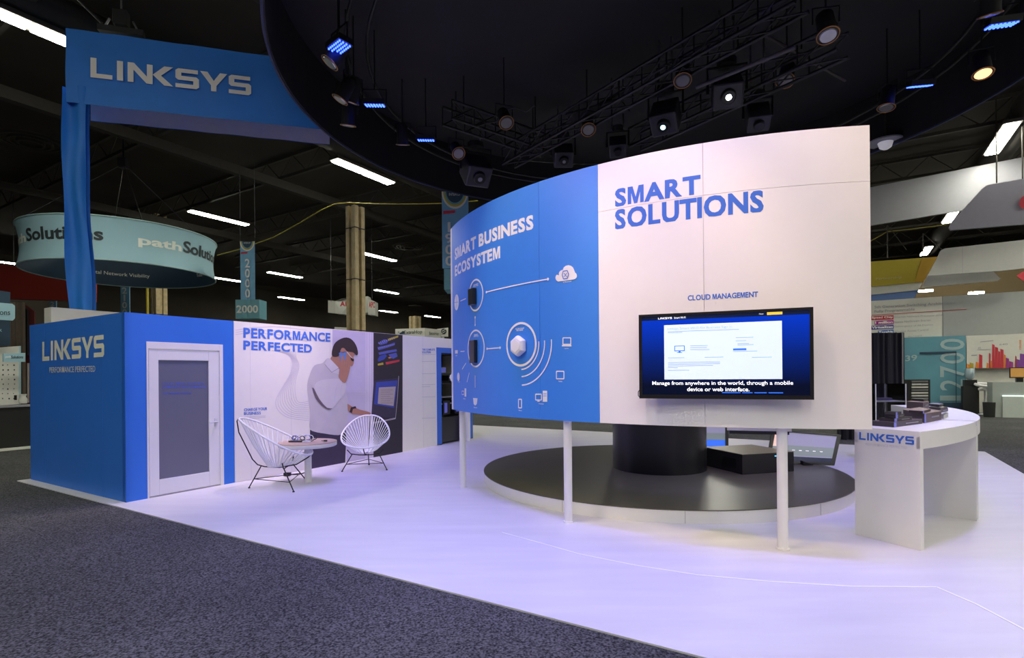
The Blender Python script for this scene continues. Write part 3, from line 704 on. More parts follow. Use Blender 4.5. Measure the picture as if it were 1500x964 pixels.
for q in ((0, bz, 0, 1), (1 - bz, 1, 0, 1), (bz, 1 - bz, 0, .045), (bz, 1 - bz, 1 - bv, 1)):
    tvbox(q[0], q[1], q[2], q[3], -.008, 0).build('bezel', M_BLACK, tv)
tvbox(.3, .7, .25, .75, -.13, -.06).build('wall_bracket', M_BLACKM, tv)
tvs = None
def scr(u0, u1, v0, v1, m_, lay, name='screen_image'): return MB().poly([tvp(u0, v0, -.0075 + lay * .0006), tvp(u1, v0, -.0075 + lay * .0006), tvp(u1, v1, -.0075 + lay * .0006), tvp(u0, v1, -.0075 + lay * .0006)]).build(name, m_, tvs or tv)
def scrmat():
    m = bpy.data.materials.new('screen_gradient'); m.use_nodes = True; nt = m.node_tree; b = nt.nodes['Principled BSDF']
    b.inputs['Base Color'].default_value = (.003, .003, .01, 1); b.inputs['Roughness'].default_value = .12
    tc = nt.nodes.new('ShaderNodeTexCoord'); sp = nt.nodes.new('ShaderNodeSeparateXYZ'); nt.links.new(tc.outputs['Generated'], sp.inputs[0])
    r = nt.nodes.new('ShaderNodeValToRGB'); e = r.color_ramp.elements
    e[0].position = .12; e[0].color = (.001, .004, .02, 1); e[1].position = 1; e[1].color = (0, .05, .75, 1)
    k = e.new(.5); k.color = (.001, .02, .22, 1)
    nt.links.new(sp.outputs[2], r.inputs[0]); nt.links.new(r.outputs[0], b.inputs['Emission Color']); b.inputs['Emission Strength'].default_value = .85
    return m
tvs = scr(bz, 1 - bz, .045, 1 - bv, scrmat(), 0, 'screen')
scr(bz, 1 - bz, .925, 1 - bv, M_SCRDARK, 1)
scr(.158, .835, .225, .865, M_SCRWHITE, 1)
scr(.755, .838, .935, .965, M_SCRYEL, 2)
def stext(s, u0, v0, u1, v1, m_, b=.02): write(s, lambda u, v: tvp(u0 + (u1 - u0) * u, v0 + (v1 - v0) * v, -.0055), m_, tvs, b)
logo(lambda u, v: tvp(.122 + .085 * u, .936 + .022 * v, -.0055), M_SCRTEXT, tvs)
stext('Smart Wi-Fi', .22, .936, .29, .958, M_SCRTEXT, .01)
stext('Home', .712, .943, .735, .957, M_SCRTEXT, .0)
stext('Linksys Smart Wi-Fi for Business Sign In', .18, .80, .56, .835, M_SCRGREY, 0)
stext('Manage from anywhere in the world, through a mobile', .082, .148, .892, .205, M_SCRTEXT, .012)
stext('device or web interface.', .295, .088, .655, .135, M_SCRTEXT, .012)
for u0, u1 in ((.5, .605), (.615, .672), (.682, .75), (.76, .838)): scr(u0, u1, .068, .078, M_SCRLBLUE, 2)
for i, (u0, u1, v) in enumerate([(.18, .6, .783), (.18, .27, .77), (.315, .42, .61), (.315, .415, .587), (.315, .43, .564), (.58, .68, .69), (.58, .64, .655), (.59, .655, .62), (.59, .68, .607), (.565, .7, .535), (.67, .78, .465), (.18, .28, .475), (.4, .51, .475),
                                 (.18, .49, .42), (.18, .49, .40), (.18, .45, .38), (.18, .24, .36), (.18, .31, .33)]): scr(u0, u1, v, v + .007, M_SCRGREY, 2)
scr(.565, .64, .55, .572, M_SCRLBLUE, 2)
scr(.22, .283, .555, .62, M_SCRLBLUE, 2); scr(.225, .278, .565, .612, M_SCRWHITE, 3); scr(.245, .258, .54, .555, M_SCRLBLUE, 2); scr(.235, .268, .535, .542, M_SCRLBLUE, 2)
MB().tube([tvp(-.002, .1, -.05), tvp(-.012, .075, -.06), tvp(-.012, .03, -.06), tvp(0, .01, -.05)], .004, 6).build('cable', M_BLACKM, tv)

# ------------------------------------------------------------------ round platform, column, things on it
PC = (2.165, 8.24)
pf = empty('round_platform', (PC[0], PC[1], .012), 'low round platform with black top and white rim under the curved wall', 'platform')
MB().lathe((PC[0], PC[1], 0), [(2.60, .012), (2.60, .15)], 96).build('white_rim', M_WHITE, pf)
MB().lathe((PC[0], PC[1], 0), [(2.605, .15), (2.605, .16)], 96).build('black_top', M_BTOP, pf)
for an in (-98, -128, -62): 
    d = V((math.cos(math.radians(an)), math.sin(math.radians(an)), 0)); MB().box(V((PC[0], PC[1], .08)) + d * 2.5995, (.003, .004, .13), d, V((-d.y, d.x, 0))).build('rim_seam', M_GREYT, pf)
thing('round_column', MB().lathe((2.23, 8.24, 0), [(.69, .16), (.69, 3.55)], 64), M_BLACK, 'thick glossy black round column standing on the black platform', 'column')
# black crate
zb = .16; zt = .44
c0 = at(1087.5, 695.5, zb); hgt = zt - zb
cL = at(1031, 655, zt); cR = at(1163, 662, zt); cL.z = zb; cR.z = zb; cB = cL + cR - c0
bx = thing('black_equipment_case', MB().slab([c0, cR, cB, cL], (0, 0, hgt)), M_BLACKM, 'low matte black equipment case on the platform beside the column', 'case', bevel=.008)
up = V((0, 0, 1))
MB().slab([p_ + V((0, 0, hgt)) for p_ in (c0, cR, cB, cL)], (0, 0, .004)).build('lid', mat('olive_brown_reflection', (.20, .18, .11), .35), bx)  # top sheet coloured for the olive-brown reflection on the black case
d = (cL - c0).normalized(); nn = V((d.y, -d.x, 0)); nn = nn if nn.dot(c0 - cB) > 0 else -nn
MB().slab([c0 + d * .12 + up * .06 + nn * .001, c0 + d * .42 + up * .06 + nn * .001, c0 + d * .42 + up * .21 + nn * .001, c0 + d * .12 + up * .21 + nn * .001], nn * .004).build('vent_grille', M_BLACK, bx)
d = (cR - c0).normalized(); nn = V((d.y, -d.x, 0)); nn = nn if nn.dot(c0 - cB) > 0 else -nn
q = c0 + d * (cR - c0).length * .62 + up * .23
MB().slab([q, q + d * .1, q + d * .1 + up * .012, q + up * .012], nn * .004).build('status_light', emis('cyan_led', (.1, .5, 1), 2), bx)
def monitor(name, P, label, contents):
    """P = TL, TR, BR, BL world points"""
    TLp, TRp, BRp, BLp = [V(p) for p in P]; n = (TRp - TLp).cross(BLp - TLp).normalized()
    if n.dot(TLp - O) > 0: n = -n
    BRp = BRp - n * (BRp - TLp).dot(n)
    e = empty(name, (BLp + BRp) / 2, label, 'monitor')
    f = lambda u, v: (BLp * (1 - u) + BRp * u) * (1 - v) + (TLp * (1 - u) + TRp * u) * v
    MB().slab([BLp, BRp, TRp, TLp], -n * .03).build('back_shell', M_BLACKM, e)
    w = .055
    for a in ((0, w, 0, 1), (1 - w, 1, 0, 1), (w, 1 - w, 0, .07), (w, 1 - w, .93, 1)):
        MB().slab([f(a[0], a[2]), f(a[1], a[2]), f(a[1], a[3]), f(a[0], a[3])], n * .012).build('bezel', M_BLACK, e)
    for (u0, u1, v0, v1, m_) in contents:
        lay = .002 + .0012 * contents.index((u0, u1, v0, v1, m_))
        MB().poly([f(u0, v0) + n * lay, f(u1, v0) + n * lay, f(u1, v1) + n * lay, f(u0, v1) + n * lay]).build('screen_image', m_, e)
    c = (BLp + BRp) / 2 - n * .2; c.z = .16
    MB().slab([BLp + (BRp - BLp) * .3 - n * .03, BLp + (BRp - BLp) * .7 - n * .03, c + (BRp - BLp) * .2, c - (BRp - BLp) * .2], up * .02).build('stand', M_BLACKM, e)
S1 = emis('screen_grey_green', (.16, .19, .20), .8); S2 = emis('screen_lilac_grey', (.22, .21, .33), .8); S3 = emis('screen_peach', (.75, .5, .42), .8)
bl = at(1122, 678, .165); br = at(1223, 681.5, .165)
tl = atY(1131, 628, bl.y + .12); tr = atY(1232, 637, br.y + .12)
monitor('reclined_monitor', (tl, tr, br, bl), 'large black framed monitor leaning back at the right edge of the black platform', [(.05, .95, .07, .93, S2), (.05, .95, .07, .22, M_SCRDARK), (.05, .95, .25, .55, S1), (.05, .2, .5, .9, S3)] + [(.35 + .1 * k, .39 + .1 * k, .4, .42, M_SCRTEXT) for k in range(5)])
bl = atY(985, 655, 10.1); bl.z = .165; br = V((bl.x + .85, bl.y - .3, .165)); br = atY(1067, 655, 9.9); br.z = .165
tl = bl + V((0, .12, .62)); tr = br + V((.05, .12, .62))
monitor('reclined_monitor', (tl, tr, br, bl), 'black framed monitor half hidden behind the black round column', [(.05, .95, .07, .93, S1), (.05, .95, .07, .3, M_SCRLBLUE), (.05, .95, .5, .9, S2)])
p = at(1177, 682, .16); thing('small_black_wedge', MB().slab([p, p + V((.16, .02, 0)), p + V((.16, .02, .012)), p + V((0, 0, .06))], (.02, .12, 0)), M_BLACK, 'small black wedge lying on the platform in front of the reclined monitor', 'device')
# oval shelf behind the wall
t_, _ = cw(1115, 560); base = cp(t_, 1.06, -.16); rn = -V((math.cos(math.radians(t_)), math.sin(math.radians(t_)), 0)); tt = V((-rn.y, rn.x, 0))
sh = empty('oval_shelf', base, 'white half-oval shelf with dark underside behind the curved wall beside the right post', 'shelf')
pts = [base + tt * (.27 * math.cos(an)) + rn * (.42 * math.sin(an)) for an in [pi * k / 20 for k in range(21)]]
MB().slab([q - up * .0 for q in pts], up * .035).build('top', M_WHITE, sh)
MB().slab([base + (q - base) * .93 - up * .03 for q in pts], up * .03).build('underside', M_BLACKM, sh)

# ------------------------------------------------------------------ curved counter at the right
def fit3(a, b, c):
    ax, ay, bx_, by, cx_, cy_ = a.x, a.y, b.x, b.y, c.x, c.y
    d = 2 * (ax * (by - cy_) + bx_ * (cy_ - ay) + cx_ * (ay - by))
    ux = ((ax * ax + ay * ay) * (by - cy_) + (bx_ * bx_ + by * by) * (cy_ - ay) + (cx_ * cx_ + cy_ * cy_) * (ay - by)) / d
    uy = ((ax * ax + ay * ay) * (cx_ - bx_) + (bx_ * bx_ + by * by) * (ax - cx_) + (cx_ * cx_ + cy_ * cy_) * (bx_ - ax)) / d
    return V((ux, uy, 0)), math.hypot(ax - ux, ay - uy)
CZ = 1.06
ca = at(1349, 807, .012); cb = at(1432, 762, .012); cc = at(1384, 596, CZ)
CC, CR = fit3(ca, cb, cc); CI = CR - .56
ang = lambda p: math.degrees(math.atan2(p.y - CC.y, p.x - CC.x))
t0, t1, t2 = ang(ca), ang(cb), ang(cc)
ct = empty('curved_counter', V((ca.x, ca.y, .012)), 'white curved demo counter with blue logo on its end panel, nearest the camera', 'counter')
MB().arc(CC, CI, CR, t0, t1 - .6, CZ - .05, CZ, 32).build('worktop', M_WHITE, ct)
MB().arc(CC, CR - .03, CR, t0, t1, CZ - .155, CZ - .05, 32).arc(CC, CI, CI + .03, t0, t1, CZ - .155, CZ - .05, 32).build('apron', M_WHITE, ct)
pt = math.degrees(.055 / CR)
for nm, a in (('end_panel', t0), ('end_panel', t1 - pt)):
    pn = MB().arc(CC, CI, CR, a, a + pt, .012, CZ - .05, 1).build(nm, M_WHITE, ct)
    if nm == 'end_panel' and a == t0: endp = pn
tr0 = math.radians(t0); rd = V((math.cos(tr0), math.sin(tr0), 0)); tn0 = V((math.sin(tr0), -math.cos(tr0), 0))
def ep(x, y, o=.004): return hit(x, y, ca + tn0 * o, tn0)
logo(quad(ep(1258.5, 644, .004), ep(1339, 652, .004), ep(1258.5, 633, .004)), M_PRINTBLUE, endp)
write('PERFORMANCE PERFECTED', quad(ep(1268, 652.5), ep(1328.5, 657.5), ep(1268, 649)), M_PALELINE, endp, .0)
ct2 = empty('curved_counter', W(0, 0, 0) + V((cc.x, cc.y, .012)), 'second white curved counter behind the first, mostly hidden', 'counter')
MB().arc(CC, CI, CR, t1 + .2, t2 + 4, CZ - .05, CZ, 32).build('worktop', M_WHITE, ct2)
MB().arc(CC, CR - .03, CR, t1 + .2, t2 + 4, CZ - .155, CZ - .05, 32).arc(CC, CI, CI + .03, t1 + .2, t2 + 4, CZ - .155, CZ - .05, 32).build('apron', M_WHITE, ct2)
for a in (t1 + .3, t2 + 4 - pt): MB().arc(CC, CI, CR, a, a + pt, .012, CZ - .05, 1).build('end_panel', M_WHITE, ct2)
# goods on the counter: (px, py of front-left base corner, px,py of front-right, px,py of right-back), height, name...
def goods(lab, p0, p1, p2, ytop, z, m_, top=None, stripe=True):
    A, B, C = at(*p0, z), at(*p1, z), at(*p2, z); D = A + C - B; h = max(.012, (p1[1] - ytop) * B.y / FPX)
    e = empty('product_box', (A + B) / 2, lab, 'box', 'boxed network products on the curved counter')
    bo = MB().slab([A, B, C, D], up * (h - .003)).build('carton', m_, e, .002)
    MB().slab([q + up * (h - .003) for q in (A, B, C, D)], up * .003).build('lid', top or m_, e)
    n = (C - B); L = n.length; n = n / L; sd = V((n.y, -n.x, 0)); sd = sd if sd.dot(B - D) > 0 else -sd
    def pat(u0, u1, v0, v1, mm, nm):
        q = [B + n * u + sd * .0015 + up * h * v for u, v in ((u0, v0), (u1, v0), (u1, v1), (u0, v1))]; MB().slab(q, sd * .001).build(nm, mm, bo)
    if stripe: pat(.0, min(.05, L * .25), .02, .97, M_LBLUE, 'blue_label')
    if h > .03 and L > .15: pat(L * .4, L * .85, .42, .6, M_LMETAL, 'printed_mark')
    return z + h
z0 = CZ + .001
z1 = goods('long flat dark box at the front end, bottom of the left stack', (1276, 623.5), (1309.4, 626.2), (1351, 620.7), 618.7, z0, M_CARTON, mat('carton_brown_side', (.10, .07, .075), .5))
z2 = goods('black network device lying second in the left stack', (1287.5, 616.6), (1310, 618), (1336, 615), 613.2, z1, M_CARTON, M_BLACK)
z3 = goods('small black device with blue end, third in the left stack', (1295.7, 611.8), (1312, 613), (1325, 611.2), 608, z2, M_CARTON, M_BLACK)
goods('topmost small black device of the left stack', (1295.7, 607.3), (1312, 608), (1320.6, 607), 603.8, z3, M_CARTON, M_BLACK)
M_CB = mat('carton_brown_side', (.10, .07, .075), .5)
z1 = goods('large brown topped carton in the middle of the counter', (1323, 612.5), (1354, 620), (1379, 615), 606, z0, M_CB, M_CARTOP)
goods('thin brown topped box lying on the large middle carton', (1331.3, 604.5), (1351.8, 606), (1363.5, 602.5), 602, z1, M_CARTON, M_CARTOP)
z1 = goods('square dark carton behind the middle carton', (1327.9, 598), (1352, 600), (1361, 598.2), 589.5, z0, M_CB, M_CARTOP, False)
goods('thin black device on top of the square dark carton', (1336, 587), (1353, 588.2), (1359.5, 587), 585, z1, M_BLACK, M_BLACK, False)
z1 = goods('dark carton at the right rear, bottom of the right stack', (1361, 603), (1376.5, 605), (1388.8, 602.3), 600.5, z0, M_CARTON, M_CARTON, False)
z2 = goods('dark flat box second in the right rear stack', (1361, 598.5), (1378, 600.3), (1388, 598.8), 597.3, z1, M_CB, M_BLACK, False)
goods('dark flat box topmost of the right rear stack', (1360.7, 594.7), (1376, 596), (1382, 594.7), 592.5, z2, M_CARTON, M_GREYT, False)
goods('small pale sided box at the right of the middle carton', (1378.5, 613), (1382.5, 614), (1389, 611), 607.5, z0, M_SIGNWHITE, M_CARTON, False)
# acrylic display case behind
cx0, cx1 = atY(1268, 600, 9.6), atY(1321, 600, 9.6)
cd = atY(1290, 600, 9.6); cs = .52; cd.z = 0
case = empty('acrylic_display_case', cd + up * .012, 'clear acrylic showcase with a white shelf behind the counter, beside the black drape', 'display case')
zt_ = atY(1300, 562, 9.6).z; zs_ = atY(1300, 587, 9.6).z
MB().box(cd + up * .25, (cs, cs, .47)).build('plinth', M_BLACKM, case)
MB().box(cd + up * zs_, (cs - .02, cs - .02, .02)).build('shelf', M_WHITE, case)
for sx, sy in ((1, 0), (-1, 0), (0, 1), (0, -1)):
    MB().box(cd + V((sx * cs / 2, sy * cs / 2, (.49 + zt_) / 2)), (.008 if sx else cs, .008 if sy else cs, zt_ - .49)).build('acrylic_side', M_ACRYL, case)
MB().box(cd + up * zt_, (cs + .01, cs + .01, .012)).build('acrylic_lid', M_ACRYL, case)
for sx in (-1, 1):
    for sy in (-1, 1): MB().box(cd + V((sx * cs / 2, sy * cs / 2, (.49 + zt_) / 2)), (.012, .012, zt_ - .49)).build('corner_edge', M_WHITE, case)
rt = thing('wireless_router', MB().box(cd + V((.02, 0, zs_ + .035)), (.26, .18, .04)), mat('router_grey', (.12, .10, .13), .4), 'low dark wireless router on the white shelf inside the acrylic case', 'router', bevel=.01)
for k in (-1, 0, 1): MB().cyl(cd + V((.02 + .1 * k, .09, zs_ + .05)), cd + V((.02 + .11 * k, .1, zs_ + .16)), .006, n=6).build('antenna', M_BLACK, rt)

# ------------------------------------------------------------------ lounge table and string chairs
tp = at(441, 706.5, .012)
tb = empty('round_lounge_table', tp, 'round white pedestal table in front of the mural', 'table')
TZ = .62
tcx, tcy = atY(451, 650, tp.y).x, tp.y
ra = 92 / 2 / FPX * tp.y * .88
MB().lathe((tcx, tcy, 0), [(ra * .96, TZ - .07), (ra, TZ - .06), (ra, TZ - .012)], 48).build('top', M_WHITE, tb)
MB().lathe((tcx, tcy, 0), [(ra * 1.003, TZ - .012), (ra * 1.003, TZ)], 48).build('surface', M_WOODT, tb)
MB().lathe((tcx, tcy, 0), [(.05, .012), (.05, TZ - .07)], 24).build('pedestal', M_WHITE, tb)
def cable_box():
    e = empty('charging_cable_box', (tcx - .1, tcy - .02, TZ), 'clear tray of coiled phone charging cables on the lounge table', 'cable tray')
    MB().box((tcx - .1, tcy, TZ + .01), (.3, .2, .02)).build('tray', M_BLACK, e, .004)
    for i in range(7):
        c = V((tcx - .22 + .05 * i, tcy + .03 * (-1) ** i, TZ + .055)); r = .028 + .008 * (i % 3)
        MB().tube([c + V((r * math.cos(a) * (1 + .1 * i), .012 * math.sin(3 * a + i), r * math.sin(a))) for a in [2 * pi * k / 16 for k in range(16)]], .006, 5, True).build('cable', [M_BLACKM, M_LBLUE, M_CORD][i % 3], e)
    MB().box((tcx + .02, tcy - .1, TZ + .012), (.12, .05, .02), V((.9, .3, 0)).normalized(), V((-.3, .9, 0)).normalized()).build('tray_label', M_WHITE, e)
cable_box()
thing('charging_plug', MB().box((tcx + .27, tcy - .02, TZ + .012), (.05, .02, .02)).cyl((tcx + .2, tcy + .01, TZ + .008), (tcx + .26, tcy - .02, TZ + .008), .004, n=5), M_BLACKM, 'tiny dark plug lying on the right half of the lounge table', 'plug')
q = at(421, 697, .02); thing('floor_power_plug', MB().box(q + up * .025, (.1, .06, .05)).tube([q + V((.05, 0, .02)), q + V((.16, .05, .01)), q + V((.2, .3, .005))], .008, 5), M_BLACKM, 'dark power plug with a cable on the floor under the lounge table', 'plug')

def chair(loc, rot, scale, label):
    e = empty('string_lounge_chair', loc, label, 'chair', 'string chairs in front of the mural')
    R = Matrix.Translation(loc) @ Matrix.Rotation(rot, 4, 'Z') @ Matrix.Scale(scale, 4)
    T = lambda x, y, z: R @ V((x, y, z))
    # rim: v 0 front .. 1 back top
    N = 64; rim = []
    for i in range(N):
        t = 2 * pi * i / N; c = math.cos(t); s_ = math.sin(t); v = .5 - .5 * c       # v 0 front,1 back
        hw = .41 * math.copysign(abs(s_) ** .85, s_) * (1 - .5 * (v - .35))
        y = .40 - .84 * v; z = .40 + .47 * v ** 1.15
        rim.append((hw, y, z + .03 * abs(s_)))
    MB().tube([T(*p) for p in rim], .014, 8, True).build('rim', M_CORD, e)
    s = MB(); M_ = 40
    for i in range(M_):
        f = i / M_ * N; a = rim[int(f) % N]; b = rim[(int(f) + 1) % N]; k = f - int(f)
        p = [a[j] * (1 - k) + b[j] * k for j in range(3)]
        t = 2 * pi * i / M_; q = (.05 * math.sin(t), -.02 + .10 * math.cos(t), .265)
        mid_ = [(p[j] * .5 + q[j] * .5) for j in range(3)]; mid_[2] -= .035
        s.tube([T(*p), T(*mid_), T(*q)], .0065, 5)
    tag(s.build('string_web', M_CORD, e), kind='stuff')
    MB().tube([T(.05 * math.sin(2 * pi * i / 20), -.02 + .10 * math.cos(2 * pi * i / 20), .265) for i in range(20)], .01, 6, True).build('seat_ring', M_CORD, e)
    rr = .0085
    MB().tube([T(0, -.45, .88), T(0, -.475, .84), T(0, -.455, .70), T(0, -.30, .36), T(0, -.24, .29), T(0, -.16, .262), T(0, .02, .245), T(0, .22, .275), T(0, .36, .36), T(0, .40, .40)], rr, 8).build('back_rod', M_BLACKM, e)
    MB().tube([T(-.30, .12, .34), T(-.24, .12, .27), T(-.1, .1, .245), T(0, .09, .24), T(.1, .1, .245), T(.24, .12, .27), T(.30, .12, .34)], rr, 8).build('cross_rod', M_BLACKM, e)
    F = [(-.36, .26), (.36, .26), (0, -.34)]; U = [(-.22, .12, .262), (.22, .12, .262), (0, -.2, .268)]
    for (fx, fy), u in zip(F, U):
        MB().tube([T(*u), T(fx, fy, .012)], rr, 8).build('leg', M_BLACKM, e)
        MB().lathe(T(fx, fy, 0), [(.016, .0), (.016, .014)], 10).build('foot', M_BLACKM, e)
    m3 = [tuple(u[j] * .42 + (f + (0,))[j] * .58 for j in range(3)) for f, u in zip(F, U)]
    for i in range(3): MB().tube([T(*m3[i]), T(*m3[(i + 1) % 3])], .006, 6).build('stretcher', M_BLACKM, e)
pA = (at(370, 716, .012) + at(444, 711, .012)) / 2; pA.z = .012
chair(pA, math.radians(-80), 1.14, 'white string lounge chair seen from the side, left of the round table')
pB = at(537, 686, .012); pB.z = .012
chair(pB, math.radians(188), 1.0, 'white string lounge chair facing the camera, right of the round table')

# ------------------------------------------------------------------ black ring canopy with light rig
RC = (2.31, 9.287); RR = 5.96; ZC = 6.3
cn = empty('round_canopy', (RC[0], RC[1], ZC), 'huge black fabric ring canopy hanging over the booth', 'canopy')
MB().arc(RC, RR - .03, RR, 0, 360, ZC, 7.55, 128).build('fabric_hoop', M_FABBLK, cn)
s = MB(); n = 96
rings = [(0, 6.95), (1.5, 6.97), (3, 7.05), (4.4, 7.2), (RR - .03, 7.5)]
s.lathe((RC[0], RC[1], 0), [(max(r, .01), z_) for r, z_ in rings[::-1]] , n); s.build('fabric_ceiling', M_FABBLK, cn)
MB().arc(RC, RR - .01, RR + .025, 0, 360, ZC - .02, ZC + .03, 128).build('bottom_hoop', mat('canopy_edge_lit_blue', (.02, .03, .10), .5), cn)  # blue colour stands for light caught along the black canopy's lower edge
for r in (4.9, 4.6):
    MB().tube([V((RC[0] + r * math.cos(a), RC[1] + r * math.sin(a), 6.55)) for a in [2 * pi * k / 64 for k in range(64)]], .025, 6, True).build('ring_tube', M_DMETAL, cn)
def truss(p0, p1, label, w=.16, parent_label=None):
    p0, p1 = V(p0), V(p1); e = empty('lighting_truss', (p0 + p1) / 2, label, 'truss'); d = (p1 - p0).normalized(); x = V((-d.y, d.x, 0)); L = (p1 - p0).length
    for sx in (-1, 1):
        for sz in (-1, 1): MB().cyl(p0 + x * w * sx + up * w * sz, p1 + x * w * sx + up * w * sz, .025, n=8).build('chord', M_DMETAL, e)
    k = int(L / .45); s = MB()
    for i in range(k):
        a = p0 + d * (L * i / k); b = p0 + d * (L * (i + 1) / k)
        for sx in (-1, 1): s.cyl(a + x * w * sx - up * w, b + x * w * sx + up * w, .012, n=5); s.cyl(a + x * w * sx + up * w, a + x * w * sx - up * w, .012, n=5)
        for sz in (-1, 1): s.cyl(a - x * w + up * w * sz, b + x * w + up * w * sz, .012, n=5)
    tag(s.build('lacing', M_DMETAL, e), kind='stuff')
    for f in (.15, .85):
        q = p0 + d * L * f; MB().cyl(q + up * w, V((q.x, q.y, 8.7)), .012, n=5).build('hanger', M_DMETAL, e)
    return p0, p1
zt2 = 6.1
truss(at(745, 232, zt2), at(1175, -10, zt2), 'main black lighting truss crossing the canopy from the wall top to the upper right')
truss(at(655, 165, 6.3), at(800, 215, 6.3), 'short black truss meeting the main truss at the canopy left')
truss(at(930, 205, 5.9), at(1235, 60, 5.9), 'lower black truss carrying the projectors above the white wall')
thing('black_speaker_panel', MB().box((at(875, 165, 6.15)), (1.0, .5, .03), V((.8, -.5, 0)).normalized(), V((.5, .8, 0)).normalized()), M_FABBLK, 'flat black panel lying under the main truss', 'panel')
thing('grey_boom_pipe', MB().cyl(at(1020, 128, 5.8), at(1165, 69, 5.8), .03, n=10), mat('dull_pipe', (.10, .09, .11), .5), 'long grey boom pipe sticking out under the lower truss', 'pipe')
thing('dark_boom_pipe', MB().cyl(at(1115, 48, 6.2), at(1238, 118, 6.2), .022, n=8), mat('dull_pipe2', (.07, .06, .06), .5), 'thin dark pipe crossing towards the right side of the canopy', 'pipe')

def canz(p):
    r = math.hypot(p.x - RC[0], p.y - RC[1]); P = rings
    for (r0, z0), (r1, z1) in zip(P, P[1:]):
        if r0 <= r <= r1: return z0 + (z1 - z0) * (r - r0) / (r1 - r0) + .01
    return 8.7
def spot(parent, loc, tgt, P, colr, size, blend=.6, rad_=.06):
    l = bpy.data.lights.new('lamp', 'SPOT'); l.energy = P; l.color = colr; l.spot_size = math.radians(size); l.spot_blend = blend; l.shadow_soft_size = rad_
    o = bpy.data.objects.new('lamp', l); COL.objects.link(o); o.parent = parent
    o.matrix_world = Matrix.Translation(V(loc)) @ (V(tgt) - V(loc)).to_track_quat('-Z', 'Y').to_matrix().to_4x4()
    if parent is not None:
        mwp = Matrix.Translation(parent.location); o.matrix_parent_inverse = mwp.inverted()
def frame_of(d):
    d = d.normalized(); x = d.cross(up).normalized(); y = x.cross(d); return x, y, d
def led_panel(p, tgt, label, P=P_LED, size=95, colr=None, rows=4, cols=7):
    p, tgt = V(p), V(tgt); x, y, d = frame_of(tgt - p)
    e = empty('led_wash_light', p, label, 'stage light', 'blue LED wash lights around the canopy')
    bdy = MB().box(p - d * .05, (.34, .22, .08), x, y, d).build('body', M_DMETAL, e)
    s = MB()
    for i in range(cols):
        for j in range(rows):
            c = p + x * (-.135 + .27 * i / (cols - 1)) + y * (-.075 + .15 * j / (rows - 1)) + d * .0
            s.cyl(c - d * .011, c + d * .006, .013, n=8)
    tag(s.build('led_lenses', M_LEDB, bdy), kind='stuff')
    MB().tube([p - x * .19 - d * .04, p - x * .19 - d * .04 + up * .22, p + x * .19 - d * .04 + up * .22, p + x * .19 - d * .04], .012, 6).build('yoke', M_DMETAL, e)
    MB().cyl(p - d * .04 + up * .22, V(((p - d * .04).x, (p - d * .04).y, canz(p))), .012, n=6).build('clamp', M_FABBLK, e)
    spot(e, p + d * .05, tgt, P, colr or C_LED, size, 1.0, .12)
def par_can(p, tgt, label, P=0, size=40, colr=C_WARM, glow=None, cat='stage light'):
    p, tgt = V(p), V(tgt); x, y, d = frame_of(tgt - p)
    e = empty('par_can', p, label, cat, 'black spotlights around the canopy')
    MB().lathe(p - d * .38, [(.05, 0), (.10, .06), (.11, .34), (.12, .38)], 20, x, y, d).build('can', M_BLACKM, e)
    MB().lathe(p + d * .001, [(.10, 0), (.09, .012)], 20, x, y, d).build('lens', glow or M_LMETAL, e)
    s = MB(); s.tube([p + (x * math.cos(a) + y * math.sin(a)) * .125 for a in [2 * pi * k / 20 for k in range(20)]], .008, 5, True); s.build('gel_ring', mat('copper_rim', (.5, .25, .1), .3, 1), e)
    q = p - d * .2
    MB().tube([q - x * .15, q - x * .15 + up * .2, q + x * .15 + up * .2, q + x * .15], .01, 6).build('yoke', M_DMETAL, e)
    MB().cyl(q + up * .2, V((q.x, q.y, canz(q))), .012, n=6).build('clamp', M_FABBLK, e)
    if P: spot(e, p + d * .03, tgt, P, colr, size, .8, .05)
CT = V((RC[0], RC[1], 0))
led = [((497, 70), (-2.5, 7, 0), 'blue LED wash light nearest the banner end at the canopy left edge', 6.0, 1),
       ((549, 155), (-3, 8.5, .0), 'blue LED wash light second along the canopy left edge', 6.0, 1.6),
       ((624, 206), (-1.5, 9, 0), 'blue LED wash light third along the canopy left edge, above the 1900 sign', 6.0, 1.7),
       ((1347, 127), (5, 7, 0), 'blue LED bar seen edge on at the right side of the canopy', 6.0, 2.4),
       ((1467, 38), (4.5, 5, 0), 'blue LED wash light at the upper right corner of the canopy', 6.0, 1.5)]
for (x, y), tg_, lb, z_, k in led:
    p = at(x, y, z_); led_panel(p, tg_ if k == 1 else (p.x + .4 * (1 if x > 900 else -.2), p.y + k, 0), lb)
# lamps of the same rig on the near side of the ring, above and behind the photographer
for an, tgx in ((224, (-2.8, 4.8, 0)), (238, (-.6, 3.2, 0)), (252, (1.6, 3.0, 0)), (282, (4.2, 4.6, 0))):
    q = V((RC[0] + 4.75 * math.cos(math.radians(an)), RC[1] + 4.75 * math.sin(math.radians(an)), 6.1))
    led_panel(q, tgx, 'blue LED wash light added on the near side of the canopy, out of view', P=P_LED * 1.1, size=110)
